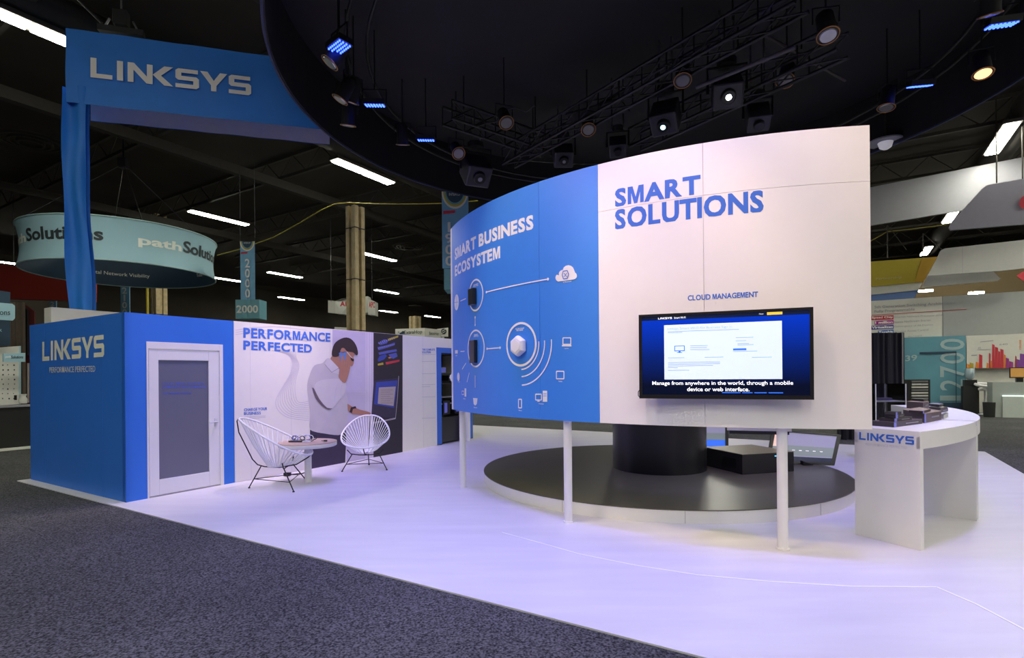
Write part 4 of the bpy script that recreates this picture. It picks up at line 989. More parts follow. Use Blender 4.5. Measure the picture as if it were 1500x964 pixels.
# spotlights
def rim(an, r=4.75, z_=6.15): return V((RC[0] + r * math.cos(math.radians(an)), RC[1] + r * math.sin(math.radians(an)), z_))
par_can(at(483, 92, 5.9), (-6.0, 6.6, .8), 'black spotlight with copper rim just below the leftmost blue light', P_WHITE * .55, 75, C_WHITE)
par_can(at(498, 146, 5.9), (-5.2, 8.2, 1.2), 'black spotlight with copper rim hanging left of the second blue light', P_WARM * 1.15, 60, (1, .78, .68))
par_can(at(514, 150, 5.95), (-4.2, 10.2, 1.2), 'black spotlight hanging close right of its twin near the canopy left edge', P_WARM * 1.15, 60, (1, .76, .74))
par_can(at(510, 184, 5.85), (-3.4, 10.8, .2), 'lowest black spotlight of the cluster left of the second blue light', P_WHITE * .5, 80, C_WHITE)
par_can(at(590, 212, 6.0), (-2.3, 12.2, 1.2), 'small black spotlight between the second and third blue lights', P_WHITE * .3, 60, C_WHITE)
par_can(at(1440, 108, 5.85), (6.0, 6.2, 0), 'black spotlight with a glowing orange lens at the canopy right', P_WHITE * .5, 75, C_WHITE, M_LEDO)
par_can(at(1298, 158, 5.85), (5.0, 8.2, .0), 'black spotlight with copper rim right above the white wall corner', P_WHITE * .35, 80, C_WHITE)
par_can(at(1213, 52, 5.7), (3.5, 4.6, 0), 'black spotlight hanging low at the top right of the canopy', P_WHITE * .3, 70, C_WHITE)
par_can(at(1450, 22, 5.95), (7.2, 8.5, 0), 'black spotlight beside the blue light in the upper right corner', P_WHITE * .4, 70, C_WHITE)
# near side spots that wash the curved wall
NS = 'black spotlight on the near side of the canopy, out of view'
par_can(V((-2.6, 4.4, 6.1)), cp(225, 2.7), NS, P_WARM * .9, 36, (1, .76, .48))
par_can(V((-.3, 3.3, 6.1)), cp(243.5, 2.6), NS, P_WARM * .85, 36, (1, .70, .44))
par_can(V((1.6, 3.1, 6.15)), cp(255, 2.2), NS, P_WARM * .24, 46, (1, .70, .80))
par_can(V((3.3, 2.6, 6.15)), cp(263, 3.3), NS, P_WARM * .40, 44, (1, .70, .42))
led_panel(V((.2, 4.0, 6.1)), cp(238, 1.0), 'blue LED wash light added on the near side of the canopy, out of view', P=P_LED * .3, size=60, colr=(.35, .25, 1))  # two added unseen washes that tint the lower curved wall violet
led_panel(V((2.6, 3.9, 6.1)), cp(256, .9), 'blue LED wash light added on the near side of the canopy, out of view', P=P_LED * .3, size=60, colr=(.4, .28, 1))
for an, tg_, k in ((224, (-2.8, 5.2, 0), .8), (236, (0, 3.4, 0), .8), (262, (2.4, 3.0, 0), .65), (292, (5.2, 4.8, 0), .5)):
    par_can(rim(an), tg_, NS, P_WHITE * k, 95, C_WHITE)
# projectors / moving heads
def head(p, tgt, label, lens=None, s_=1.0):
    p, tgt = V(p), V(tgt); x, y, d = frame_of(tgt - p); e = empty('moving_head_light', p, label, 'stage light', 'moving head lights on the trusses')
    MB().box(p, (.42 * s_, .36 * s_, .5 * s_), x, y, d).build('body', mat('charcoal_casing', (.03, .03, .042), .4), e, .03 * s_)
    MB().lathe(p + d * .25 * s_, [(.11 * s_, 0), (.10 * s_, .06), (.085 * s_, .065)], 20, x, y, d).build('lens_barrel', M_BLACK, e)
    MB().lathe(p + d * .315 * s_, [(.04 * s_, 0), (.035 * s_, .008)], 16, x, y, d).build('lens', lens or M_LMETAL, e)
    MB().tube([p - x * .27 * s_, p - x * .27 * s_ + up * .38 * s_, p + x * .27 * s_ + up * .38 * s_, p + x * .27 * s_], .022, 8).build('yoke', M_DMETAL, e)
    MB().lathe(p + up * .38 * s_, [(.14 * s_, 0), (.14 * s_, .1)], 16).build('base', M_BLACKM, e)
    for k in (-1, 1): MB().cyl(p + up * .46 * s_ + x * .1 * k, V((p.x, p.y, canz(p))) + x * .1 * k, .015, n=6).build('clamp', M_LMETAL, e)
camp = V((0, 0, 1.6))
head(at(1065, 135, 5.75), (1.6, 2.6, 1.2), 'square moving head with a bright star-like lens above the white wall', M_LEDW)
head(at(975, 172, 5.7), (.3, 4.5, 0), 'moving head with a pale blue lens left of the bright one', emis('lamp_pale', (.5, .9, 1), 3))
head(at(697, 250, 5.9), (1.5, 6.0, 0), 'large moving head hanging above the 1900 sign near the blue wall top', M_LMETAL, 1.25)
head(at(825, 228, 6.0), (1.0, 5.0, 0), 'dark moving head behind the blue wall top', None, .9)
head(at(905, 215, 5.7), (1.0, 5.0, 0), 'small dark moving head just above the top edge where blue meets white', None, .7)
head(at(1110, 172, 5.7), (3.0, 5.0, 0), 'dark moving head right of the bright one, low over the white wall', None, .8)
# cables looping on the trusses
random.seed(3)
for (x, y), where in (((700, 190), 'the short truss at the canopy left'), ((790, 200), 'the main truss above the blue wall top'), ((930, 140), 'the middle of the main truss'), ((1010, 80), 'the main truss above the bright moving head'),
                      ((1080, 60), 'the upper right stretch of the main truss'), ((960, 105), 'the main truss above the pale blue lens')):
    P = [at(x + 14 * k, y - 7 * k + random.uniform(-9, 9), 6.0 + random.uniform(-.12, .12)) for k in range(7)]
    thing('rig_cable', MB().tube(P, .012, 5), M_DMETAL, 'thin black cable looping along ' + where, 'cable', 'cables on the lighting truss')
for (x, y), lb_ in (((742, 180), 'small black spotlight at the joint of the short and main trusses'), ((862, 190), 'small black spotlight under the main truss above the blue and white border'),
                    ((1000, 118), 'small black spotlight between the two moving heads with lit lenses'), ((1150, 118), 'small black spotlight right of the grey boom pipe end'), ((672, 225), 'small black spotlight left of the large moving head above the 1900 sign')):
    par_can(at(x, y, 5.85), (1.5, 5, 0), lb_)
# dome camera
p = at(1297, 209, 6.35); dc = empty('ceiling_dome_camera', p, 'white dome on a dark disc hanging right of the white wall corner', 'camera')
MB().lathe(p, [(.32, 0), (.32, .03)], 24).build('disc', M_GREYT, dc)
MB().lathe(p - up * .14, [(.05, 0), (.11, .04), (.14, .14)], 20).build('dome', mat('dome_white_glow', (.8, .78, .85), .3, emit=.25), dc)  # faint glow in the material keeps the dome white; no lamp inside
MB().cyl(p + up * .03, V((p.x, p.y, canz(p))), .015, n=6).build('drop_pipe', M_STEEL, dc)

# ------------------------------------------------------------------ blue banner arch
ZBN = 6.3
q0 = at(97, 149.5, ZBN); q1 = at(395, 181.5, ZBN); bd = (q1 - q0); bd.z = 0; bd.normalize(); q0.z = ZBN
_f = V((q0.x - RC[0], q0.y - RC[1], 0)); _b = _f.dot(bd)
BL_ = -_b - math.sqrt(_b * _b - _f.length ** 2 + RR ** 2) - .02
ztb = hit(98, 41, q0, V((bd.y, -bd.x, 0))).z
bn_n = V((bd.y, -bd.x, 0)); bn_n = bn_n if bn_n.dot(q0 - O) < 0 else -bn_n
bn = empty('logo_banner', q0, 'blue fabric banner with white logo, top left, its leg dropping behind the store room', 'banner')
def wavy(f, nu, nv):
    vs = [f(i / nu, j / nv) for j in range(nv + 1) for i in range(nu + 1)]
    return MB().add(vs, [[j * (nu + 1) + i, j * (nu + 1) + i + 1, (j + 1) * (nu + 1) + i + 1, (j + 1) * (nu + 1) + i] for j in range(nv) for i in range(nu)], True)
def bf(u, v):
    w = .02 * math.exp(-u * 3) * math.sin((u * 46 + v * 5)) * (1 - abs(2 * v - 1) * .6) + .006 * math.sin(u * 22 + 3 * v)
    return q0 + bd * BL_ * u + up * ((ztb - ZBN) * v) + bn_n * w
fp = wavy(bf, 120, 16).build('front_fabric', M_FABBLUE, bn)
BT = .62
def bfb(u, v): return q0 + bd * (BL_ * u + .1) - bn_n * BT + up * (-.02 + (ztb - ZBN) * v) - bn_n * .01 * math.sin(30 * u)
wavy(bfb, 60, 4).build('back_fabric', M_FABLILAC, bn)
wavy(lambda u, v: bfb(u, v) - bn_n * .02, 60, 4).build('back_outer_fabric', M_FABBLUE, bn)
wavy(lambda u, v: q0 - bn_n * (BT * u) + up * ((ztb - ZBN) * v), 8, 4).build('end_fabric', M_FABBLUE, bn)
MB().box(q0 + bd * BL_ / 2 - bn_n * BT / 2 + up * (ztb - ZBN - .03), (BL_, BT - .06, .03), bd, bn_n).build('top_frame', M_DMETAL, bn)
pl = lambda x, y: hit(x, y, q0 + bn_n * .03, bn_n)
logo(quad(pl(132.5, 113), pl(368, 140), pl(132.5, 84)), M_PRINTWHITE, fp)
# leg: hangs inside the frame, sags to the right towards its foot
def leg(u, v):
    zl = 2.0 + (ZBN + .3 - 2.0) * v
    wdt = .40 + .035 * math.sin(v * 6) - .10 * (1 - v)
    off = .14 * (1 - v) ** 3
    base_ = q0 + bd * (-.09 + off) - bn_n * .05; base_.z = 0
    return base_ + bd * wdt * u + up * zl - bn_n * (.05 * math.sin(u * 6.0) + .03 * math.sin(v * 14 + u * 4))
wavy(leg, 14, 60).build('leg_fabric', M_FABBLUE, bn)
wavy(lambda u, v: leg(u, v) - bn_n * (.14 + .04 * math.sin(u * pi)), 14, 40).build('leg_back_fabric', M_FABBLUE, bn)
lb = leg(.5, 0); MB().cyl(lb - bn_n * .08 + up * .3, V((lb.x, lb.y, .012)) - bn_n * .08, .05, n=12).build('leg_pole', M_LMETAL, bn)
# chain motor above the banner
p = at(178, 46, 7.75); cm = empty('chain_hoist', p, 'black chain hoist with chrome clamps just above the blue banner', 'hoist')
MB().box(p, (.7, .12, .1), bd, bn_n).build('bar', M_DMETAL, cm)
MB().box(p + up * .22, (.22, .18, .28), bd, bn_n).build('motor', M_BLACKM, cm, .02)
for k in (-1, 1): MB().cyl(p + bd * .28 * k, p + bd * .28 * k + up * .2 - bd * .1 * k, .02, n=8).build('shackle', M_LMETAL, cm)
MB().cyl(p + up * .36, V((p.x, p.y, 9.5)), .015, n=6).build('chain', M_LMETAL, cm)
MB().tube([p - bd * .3 + up * .1, p - bd * .7 + up * .5, p - bd * .95 + up * 1.0, p - bd * .98 + up * 1.8], .025, 6).build('power_cable', M_BLACKM, cm)

# ------------------------------------------------------------------ teal ring sign at the left
SX = V((-12.1, 16.9, 0)); SR = 2.42
zsb, zst = 4.80, 5.98
sg = empty('hanging_ring_sign', SX + up * zsb, 'pale teal hanging ring sign with dark lettering at the left', 'sign')
def sr(t, v, o=0.0):
    r = SR * (1 + .035 * (2 * v - 1) ** 2 + .015 * v) + o; t = math.radians(t)
    return SX + V((r * math.cos(t), r * math.sin(t), zsb + (zst - zsb) * v))
wavy(lambda u, v: sr(360 * u, v), 96, 10).build('outer_fabric', M_TEAL, sg)
wavy(lambda u, v: sr(360 * u, v, -.03), 96, 10).build('inner_fabric', M_NAVY, sg)
for v in (0, 1): MB().tube([sr(360 * k / 72, v) for k in range(72)], .022, 6, True).build('hoop', mat('teal_hoop', (.35, .52, .52), .4), sg)
M_GT = mat('charcoal_letters', (.03, .04, .045), .6); M_PW = mat('pale_letters', (.80, .84, .76), .6)
def rtext(s, t0, t1, v0, v1, m_, o=.012, b=.03): write(s, lambda u, v: sr(t0 + (t1 - t0) * u, v0 + (v1 - v0) * v, o), m_, sg, b)
def st(px):
    d = ray(px, 365); a = d.x ** 2 + d.y ** 2; b = -2 * (d.x * SX.x + d.y * SX.y); c = SX.x ** 2 + SX.y ** 2 - SR ** 2
    t = (-b - math.sqrt(max(b * b - 4 * a * c, 0))) / (2 * a); return math.degrees(math.atan2(d.y * t - SX.y, d.x * t - SX.x)) % 360
A1, A2, A3 = st(41), st(152), st(267); AW = A2 - A1
for a0_ in (A1, A3): rtext('path', a0_ - AW * .55, a0_ - 1, .38, .66, M_PW); rtext('Solutions', a0_, a0_ + AW, .44, .74, M_GT)
rtext('Total Network Visibility', 66, 28, .25, .38, M_PW, -.045, 0); rtext('Total Network Visibility', 150, 108, .25, .38, M_PW, -.045, 0)
top = SX + up * 8.3
for k in range(4): MB().cyl(sr(45 + 90 * k, 1), top, .012, n=5).build('hanging_wire', M_DMETAL, sg)
MB().cyl(top, top + up * 1.2, .03, n=6).build('hanging_pole', M_DMETAL, sg)
MB().box(top - up * .0, (.25, .2, .3)).build('rotator', M_DMETAL, sg)

# ------------------------------------------------------------------ aisle signs
def prism_sign(xl, xr, y0, y1, Y, txt, label, band=True, box=None, tx=None):
    A, B = atY(xl, y1, Y), atY(xr, y1, Y * 1.0); zt3 = atY(xl, y0, Y).z; z0 = A.z; B.z = z0; w = (B - A).length
    e = empty('aisle_sign', (A + B) / 2, label, 'sign')
    mid_ = A + (B - A) * .5 - V((0, .16, 0)) * w; C = (A + B) / 2 + V((0, w * .8, 0))
    MB().slab([A, B, C], up * (zt3 - z0)).build('prism', M_SIGNBLUE, e)
    f = lambda u, v: A + (B - A) * u + up * (zt3 - z0) * v - V((0, .01, 0))
    h = zt3 - z0
    if band:
        for r, m_ in ((.52, M_SIGNWHITE), (.46, M_YEL), (.40, M_SIGNTEAL), (.34, M_NAVY)):
            an = [pi + pi * k / 16 for k in range(17)]
            pts = [f(.5 + r * math.cos(a_) * .96, 1 + (r * 1.25 * w / h) * math.sin(a_)) - V((0, .004 * (1 - r), 0)) * 4 for a_ in an]
            MB().poly([p if p.x > A.x else p for p in pts]).build('printed_arc', m_, e)
        write('INTEROP', lambda u, v: f(.28 + .44 * u, 1 - .16 * w / h + .1 * w / h * v) - V((0, .02, 0)), M_SIGNWHITE, e, 0)
        MB().poly([f(.05, 1 - .85 * w / h), f(.5, 1 - .80 * w / h), f(.5, 1 - .70 * w / h), f(.05, 1 - .72 * w / h)]).build('printed_flash', M_REDP, e)
    n = len(txt); v1 = 1 - (1.1 * w / h if band else .1); u0, u1 = tx or (.33, .67)
    for i, ch in enumerate(txt):
        m_1 = .35 if ch == '1' else 1.0; a_ = v1 - (v1 - .03) * (i + 1) / n; b_ = v1 - (v1 - .03) * (i + .12) / n
        write(ch, (lambda a_, b_, k_: lambda u, v: f(u0 + (u1 - u0) * (.5 + (u - .5) * k_), a_ + (b_ - a_) * v) - V((0, .012, 0)))(a_, b_, m_1), M_SIGNWHITE, e, .02)
    if box:
        bx0, bx1, by0, by1, bt = box; P = atY(bx0, by1, Y); Q = atY(bx1, by1, Y); Q.z = P.z; hh = atY(bx0, by0, Y).z - P.z
        MB().slab([P, Q, Q + V((0, w * 1.1, 0)), P + V((0, w * 1.1, 0))], up * hh).build('number_box', M_SIGNTEAL, e)
        if bt: write(bt, lambda u, v: P + (Q - P) * (.05 + .9 * u) + up * hh * (.3 + .4 * v) - V((0, .01, 0)), M_SIGNWHITE, e, .02)
    for x in (A, B): MB().cyl(V((x.x, x.y, zt3)), V((x.x, x.y, 8.7)), .008, n=4).build('hanging_wire', M_DMETAL, e)
prism_sign(352.5, 374, 354, 439, 17, '2000', 'blue prism aisle sign reading 2000 with a number box below it', True, (345, 380, 439, 467, '2000'))
prism_sign(648, 687, 281, 393, 14.5, '1900', 'blue and white prism aisle sign reading 1900 left of the curved wall', True, (650.5, 680, 394, 424, ''), (.12, .42))
prism_sign(177, 190, 415, 464, 22, '2100', 'narrow blue aisle sign reading 2100 hanging under the teal ring sign', False, None, (.2, .75))
prism_sign(72.5, 82, 440, 456, 28, '22', 'tiny bright aisle sign reading 22 above the store room wall', False, None, (.2, .8))
def board(name, pts, Y, m_, label, cat='sign', th=.15, fn=None, group=None):
    P = [(fn or (lambda x, y: atY(x, y, Y)))(x, y) for x, y in pts]
    e = empty(name, P[0], label, cat, group)
    MB().slab(P, V((0, th, 0)) if fn is None else -BV * th).build('panel', m_, e); return e
e = board('red_hanging_sign', [(-30, 384), (131, 402), (131, 441), (-30, 436)], 22, M_RED, 'dark red hanging sign behind the teal ring sign at the left edge', th=.4)
for x, y in ((20, 390), (110, 400)): MB().cyl(atY(x, y, 22), atY(x, y, 22) + up * 3.4, .015, n=5).build('hanging_wire', M_DMETAL, e)
# white octagon sign with red letters
e = empty('white_octagon_sign', atY(515, 458, 24), 'white faceted hanging sign with red letters behind the timber column', 'sign')
fac = [((480, 440, 456.5), (492, 437, 458)), ((492, 437.5, 459), (517, 436, 461)), ((517, 436, 459), (533, 434, 461)), ((540, 434.5, 461), (550, 442, 462))]
MB().slab([atY(480.5, 440, 24), atY(491, 441, 24), atY(491, 459, 24), atY(480.5, 458, 24)], (.1, .3, 0)).build('side_facet', M_SIGNWHITE, e)
MB().slab([atY(491, 441, 24), atY(500, 437.5, 23.6), atY(520, 435, 23.4), atY(520, 461, 23.4), atY(500, 460, 23.6), atY(491, 459, 24)], (0, .5, 0)).build('letter_facet', M_SIGNWHITE, e)
MB().slab([atY(520, 435, 23.4), atY(539, 434, 23.6), atY(539, 458, 23.6), atY(520, 461, 23.4)], (0, .5, 0)).build('middle_facet', M_SIGNWHITE, e)
MB().slab([atY(539, 437, 23.4), atY(549.5, 442, 23.8), atY(549.5, 462, 23.8), atY(539, 461, 23.4)], (0, .5, 0)).build('right_facet', M_SIGNWHITE, e)
write('APC', quad(atY(498, 448.5, 23.2), atY(518, 448.5, 23.2), atY(498, 441.5, 23.2)), M_REDP, e, .05)
write('APC', quad(atY(540.5, 450, 23.2), atY(549, 451, 23.2), atY(540.5, 441.5, 23.2)), M_REDP, e, .05)
for x in (485, 545): MB().cyl(atY(x, 442, 23.8), V((atY(x, 442, 23.8).x, atY(x, 442, 23.8).y, 9.6)), .01, n=4).build('hanging_wire', M_DMETAL, e)
# far booth headers over the mural wall
e = board('booth_header', [(579, 482), (622, 480.5), (622, 500), (579, 500)], 21, M_SIGNWHITE, 'white booth header with dark lettering above the white wall', 'sign')
write('ExtraHop', quad(atY(592, 491, 20.98), atY(618.5, 489.8, 20.98), atY(592, 484.5, 20.98)), M_GT, e, .01)
for k, (x, y) in enumerate(((584, 486.5), (586.5, 488.5), (588.8, 487.8), (590.5, 487))): MB().cyl(atY(x, y, 20.99), atY(x, y, 20.96), .02 + .012 * k, n=8).build('printed_dot', M_NAVY, e)
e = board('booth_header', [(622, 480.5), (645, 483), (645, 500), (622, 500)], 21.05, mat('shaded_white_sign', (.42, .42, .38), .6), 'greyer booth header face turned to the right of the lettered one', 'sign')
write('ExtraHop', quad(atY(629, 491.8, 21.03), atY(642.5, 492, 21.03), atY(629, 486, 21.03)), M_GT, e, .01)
for x in (623, 644): q_ = atY(x, 500, 21.1); MB().cyl((q_.x, q_.y, 0), q_, .06, n=8).build('header_post', M_SIGNWHITE, e)
e = board('booth_header', [(640, 482), (656, 480), (656, 493), (640, 493)], 22.5, M_SIGNWHITE, 'white header with a round black emblem left of the curved wall', 'sign')
q_ = atY(648, 493, 22.6); MB().cyl((q_.x, q_.y, 0), q_, .08, n=8).build('header_post', M_SIGNWHITE, e)
MB().cyl(atY(650, 485.5, 22.5), atY(650, 485.5, 22.45), .115, n=24).build('round_emblem', M_GT, e)
for k in (-1, 1): MB().slab([atY(647.5, 486.5 + k * 1.5, 22.44), atY(652.5, 483.5 + k * 1.5, 22.44), atY(652.5, 484.3 + k * 1.5, 22.44), atY(647.5, 487.3 + k * 1.5, 22.44)], (0, -.01, 0)).build('emblem_bar', M_SIGNWHITE, e)
board('booth_wall', [(490, 479), (510, 480), (510, 500), (490, 500)], 27, M_SIGNWHITE, 'pale far booth wall top peeping over the mural left of the timber column', 'booth')

# ------------------------------------------------------------------ booth at the left edge
L0 = at(0, 658, 0) - AV * 2.5; L1 = L0 + AV * 4.6; ld = AV.copy(); lnn = BV.copy()
lp = lambda x, y, o=0.0: hit(x, y, L0 + lnn * o, lnn)
def lsl(pts, o, th): return MB().slab([lp(x, y, o) for x, y in pts], lnn * th)
cnt = empty('black_demo_counter', (L0 + L1) / 2, 'long matte black demo counter at the left edge behind the blue store room', 'counter')
zc_ = lp(20, 594).z
MB().slab([L0, L1 + ld * 1.0, L1 + ld * 1.0 - lnn * .6, L0 - lnn * .6], up * (zc_ - .04)).build('cabinet', M_BLACKM, cnt)
MB().slab([L0 + up * (zc_ - .04) + lnn * .03, L1 + ld * 1.03 + up * (zc_ - .04) + lnn * .03, L1 + ld * 1.03 - lnn * .63 + up * (zc_ - .04), L0 - lnn * .63 + up * (zc_ - .04)], up * .04).build('worktop', M_GREYT, cnt)
struct('trim_4', MB().slab([L0 + lnn * .55, L1 + ld * 1.6 + lnn * .55, L1 + ld * 1.6 - lnn * 3, L0 - lnn * 3], up * .01), M_SIGNWHITE)
e = empty('white_graphic_panel', lp(10, 594, -.3), 'white panel with rows of small black icons standing on the black counter', 'panel')
lsl([(-40, 512), (27, 507), (27, 592), (-40, 596)], -.35, .04).build('board', M_SIGNWHITE, e)
lsl([(27, 507), (29.5, 507), (29.5, 593), (27, 592)], -.35, .05).build('teal_edge', M_TEAL, e)
random.seed(5)
for i in range(3):
    for j in range(8):
        x = 3 + i * 8.5 + random.uniform(-1, 1); y = 534 + j * 7; s_ = .7 + .7 * random.random()
        lsl([(x, y), (x + 1.4 * s_, y - .1), (x + 1.4 * s_, y + 1.5 * s_), (x, y + 1.6 * s_)], -.309, .003).build('icon', M_GT, e)
lsl([(20.5, 579), (24.5, 579), (24.5, 586), (20.5, 586)], -.309, .01).build('black_device', M_BLACK, e)
e = board('small_teal_sign', [(5, 518), (37, 517), (37, 530), (5, 530)], 0, M_TEAL, 'small teal name sign fixed above the white icon panel', th=.06, fn=lambda x, y: lp(x, y, .0))
write('path', quad(lp(8, 525, .01), lp(16, 525, .01), lp(8, 521, .01)), M_PRINTWHITE, e, .02); write('Solutions', quad(lp(16.5, 525.6, .01), lp(34, 525.2, .01), lp(16.5, 521, .01)), M_GT, e, .02)
e = board('teal_lettered_sign', [(-40, 440), (18, 445), (22, 448), (22, 466), (19, 469.5), (-40, 466)], 0, M_TEAL, 'teal rounded sign ending in ons at the left picture edge', th=.08, fn=lambda x, y: lp(x, y, .1))
write('Solutions', quad(lp(-27, 461, .12), lp(15, 461.5, .12), lp(-27, 453, .12)), M_GT, e, .01)
e = board('navy_tower_panel', [(-40, 420), (15, 428), (15, 506), (-40, 509)], 0, M_NAVY, 'dark navy tower panel behind the teal lettered sign', 'panel', th=.3, fn=lambda x, y: lp(x, y, -.4))
write('Network', quad(lp(-30, 486, -.38), lp(3, 486, -.38), lp(-30, 480, -.38)), M_TEAL, e, .01)
def drape(x0, x1, yt_, Y, m_, label, n=60, z0=0.0, amp=.05, fn=None):
    A = atY(x0, yt_, Y); B = atY(x1, yt_, Y) if fn is None else fn
    zt3 = A.z; A.z = 0; B.z = 0; d = (B - A); nn = V((d.y, -d.x, 0)).normalized()
    return thing('drape', wavy(lambda u, v: A + d * u + up * (z0 + (zt3 - z0) * v) + nn * (amp * math.sin(u * n * 1.7) + .3 * amp * math.sin(u * n * 4.1)), n * 3, 4), m_, label, 'drape')
drape(12, 36, 443, 15.5, mat('brown_grey_drape', (.11, .085, .065), .9, noise=.2), 'brown grey pleated drape behind the navy tower panel', 34)
e = board('maroon_banner', [(36, 446), (50, 456), (50, 592), (36, 592)], 16, mat('maroon', (.12, .02, .02), .7), 'maroon and dark banner between the brown drape and the store room', 'banner', th=.05)
MB().slab([atY(34, 448, 15.9), atY(40, 455, 15.9), atY(40, 520, 15.9), atY(34, 520, 15.9)], (0, .05, 0)).build('black_leaf', M_BLACKM, e)
for x, m_ in ((39.5, M_SIGNWHITE), (43, M_RED)): MB().slab([atY(x, 532, 15.8), atY(x + 1.6, 532, 15.8), atY(x + 1.6, 590, 15.8), atY(x, 590, 15.8)], (0, .05, 0)).build('pole', m_, e)
thing('glass_jar', MB().lathe(lp(34, 591, -.25), [(.07, 0), (.09, .08), (.05, .16), (.07, .22)], 16), M_SIGNWHITE, 'small pale jar standing on the black demo counter', 'jar')

# ------------------------------------------------------------------ booths in the right background (planes across the hall, a = const)
RA = 26.4
ra_ = lambda x, y, o=0.0: on_a(x, y, RA - o)
def rsl(pts, o, th=.02): return MB().slab([ra_(x, y, o) for x, y in pts], AV * th)
gw = empty('grey_booth_wall', ra_(1400, 600), 'high glossy grey booth wall with printed product text on its left part', 'booth wall')
def rw(x0, y0, x1, y1, o, m_, nm, par, th=.02):
    A, B = ra_(x0, 540, o), ra_(x1, 540, o); za = ra_(x0, y0, o).z; zb_ = ra_(x0, y1, o).z
    A.z = B.z = zb_; return MB().slab([A, B, V((B.x, B.y, za)), V((A.x, A.y, za))], AV * th).build(nm, m_, par)
ztw = ra_(1277, 441).z
A_, B_ = ra_(1240, 540), ra_(1560, 540)
def wallz(x0, x1, z0, z1, o, m_, nm, par, th=.02):
    A, B = ra_(x0, 540, o), ra_(x1, 540, o); A.z = B.z = z0; return MB().slab([A, B, V((B.x, B.y, z1)), V((A.x, A.y, z1))], AV * th).build(nm, m_, par)
zu = ra_(1415, 492).z
wallz(1240, 1381, 0, ztw, .0, M_SIGNWHITE, 'text_panel', gw, .2)
wallz(1382, 1600, zu, ztw, .0, M_GREYW, 'upper_panel', gw, .2)
wallz(1382, 1600, 0, zu, .0, M_BWHITE, 'lower_panel', gw, .2)
wallz(1290, 1415, 0, zu, .25, mat('wave_print_teal', (.10, .27, .34), .4, noise=.35, scale=.9), 'blue_panel', gw, .2)
def rtxt(s, x0, yb, x1, yb1, yt_, m_, o, b=.01): write(s, quad(ra_(x0, yb, o), ra_(x1, yb1, o), ra_(x0, yt_, o)), m_, gw, b)
rtxt('5th Generation Switching Architecture', 1281, 453, 1399.5, 446.5, 448, M_GREYT, .02); rtxt('Fully Programmable', 1281, 459.5, 1340, 456, 454.5, M_GREYT, .02)
rsl([(1277, 461.5), (1416, 452.8), (1416, 453.5), (1277, 462.2)], .02, .01).build('red_rule', M_REDP, gw)
for i, (s, x0, m_, t2) in enumerate((('Speed Chip', 1276, M_REDP, 'Ethernet Network Processor (ENP)'), ('1 million', 1281, mat('magenta', (.35, .01, .22), .6), 'Native NetStream Entries'), ('Virtualizes', 1276, mat('indigo', (.06, .06, .30), .6), 'Convergence of All Devices'), ('Terabit', 1286, mat('royal', (.04, .13, .42), .6), 'Wireless Access Control'))):
    y = 469 + 7 * i; rsl([(x0, y - 6 + .4), (1309, y - 7.2), (1309, y - 1.3), (x0, y)], .02, .01).build('label_block', m_, gw)
    rtxt(s, x0 + 1, y - 1.3, 1308, y - 2.4, y - 5, M_PRINTWHITE, .04, .03)
    rtxt(t2, 1310, y - 2.6, (1383, 1363, 1367, 1360)[i], y - 5 - .6, y - 5.6, M_GREYT, .02, 0)
rtxt('Layer 1 thru Level 5', 1316, 495.3, 1350, 493.4, 492.5, M_GREYT, .02, 0)
# 12700 turned on its side, reading upwards
for i, ch in enumerate('12700'):
    y0 = 592 - i * 18.5 * 1.07; y1 = y0 - 16.5
    if ch == '1': y0 -= 5; y1 += 4
    f = (lambda y0, y1: lambda u, v: ra_(1413 - 36 * v, y0 + (y1 - y0) * u, .27))(y0, y1)
    write(ch, f, mat('pale_wave_letters', (.33, .45, .46), .5), gw, .01)
rtxt('39', 1326, 529.5, 1343.5, 528, 521, mat('pale_wave_letters', (.33, .45, .46), .5), .27, .02)
rsl([(1347, 516), (1401, 514.5), (1401, 517), (1347, 519)], .29, .02).build('door_head', M_NAVY, gw)
rsl([(1400.3, 515), (1401, 515), (1401, 600), (1400.3, 600)], .29, .02).build('door_edge', M_NAVY, gw)
rsl([(1375, 590), (1415, 590), (1415, 612), (1375, 612)], .29, .02).build('navy_base', M_NAVY, gw)
# printed bar chart of red and orange towers
rsl([(1416, 493), (1510, 488), (1510, 538), (1416, 540)], .24, .02).build('chart_sheet', M_SIGNWHITE, gw)
ch_ = [(1416, 1422, 533, M_ORANGE), (1420, 1426, 531, M_YEL), (1429, 1434, 530, M_ORANGE), (1434, 1439, 519, M_REDP), (1445, 1448, 531, M_ORANGE), (1448.5, 1451, 517, M_REDP), (1451, 1454, 528, M_ORANGE), (1453, 1457, 504, M_REDP), (1457, 1462, 508, M_REDP), (1462, 1465, 514, M_REDP), (1465, 1470, 511, M_REDP), (1470, 1473, 519, M_ORANGE), (1473, 1478, 524, mat('magenta_p', (.30, .03, .20), .6)), (1478, 1484, 529, mat('magenta_p', (.3, .03, .2), .6)), (1487, 1489, 521, M_REDP), (1489, 1494, 526, mat('violet_p', (.20, .05, .30), .6)), (1494, 1505, 518, mat('violet_p', (.2, .05, .3), .6))]
for x0, x1, y, m_ in ch_: rsl([(x0, 539.5), (x1, 539.3), (x1, y + 1.5), (x0 + .5, y)], .26, .01).build('printed_tower', m_, gw)
rtxt('45', 1432.5, 511.5, 1437, 511.3, 508.5, M_GREYT, .26, .01); rtxt('640', 1464, 506, 1476, 505.3, 503.5, M_GREYT, .26, .01)
rsl([(1432, 512), (1451, 511.5), (1451, 512), (1432, 512.6)], .26, .01).build('printed_line', M_GREYT, gw); rsl([(1436, 500.5), (1455, 498.5), (1455, 499.6), (1436, 501.5)], .26, .01).build('printed_line', M_GREYT, gw)
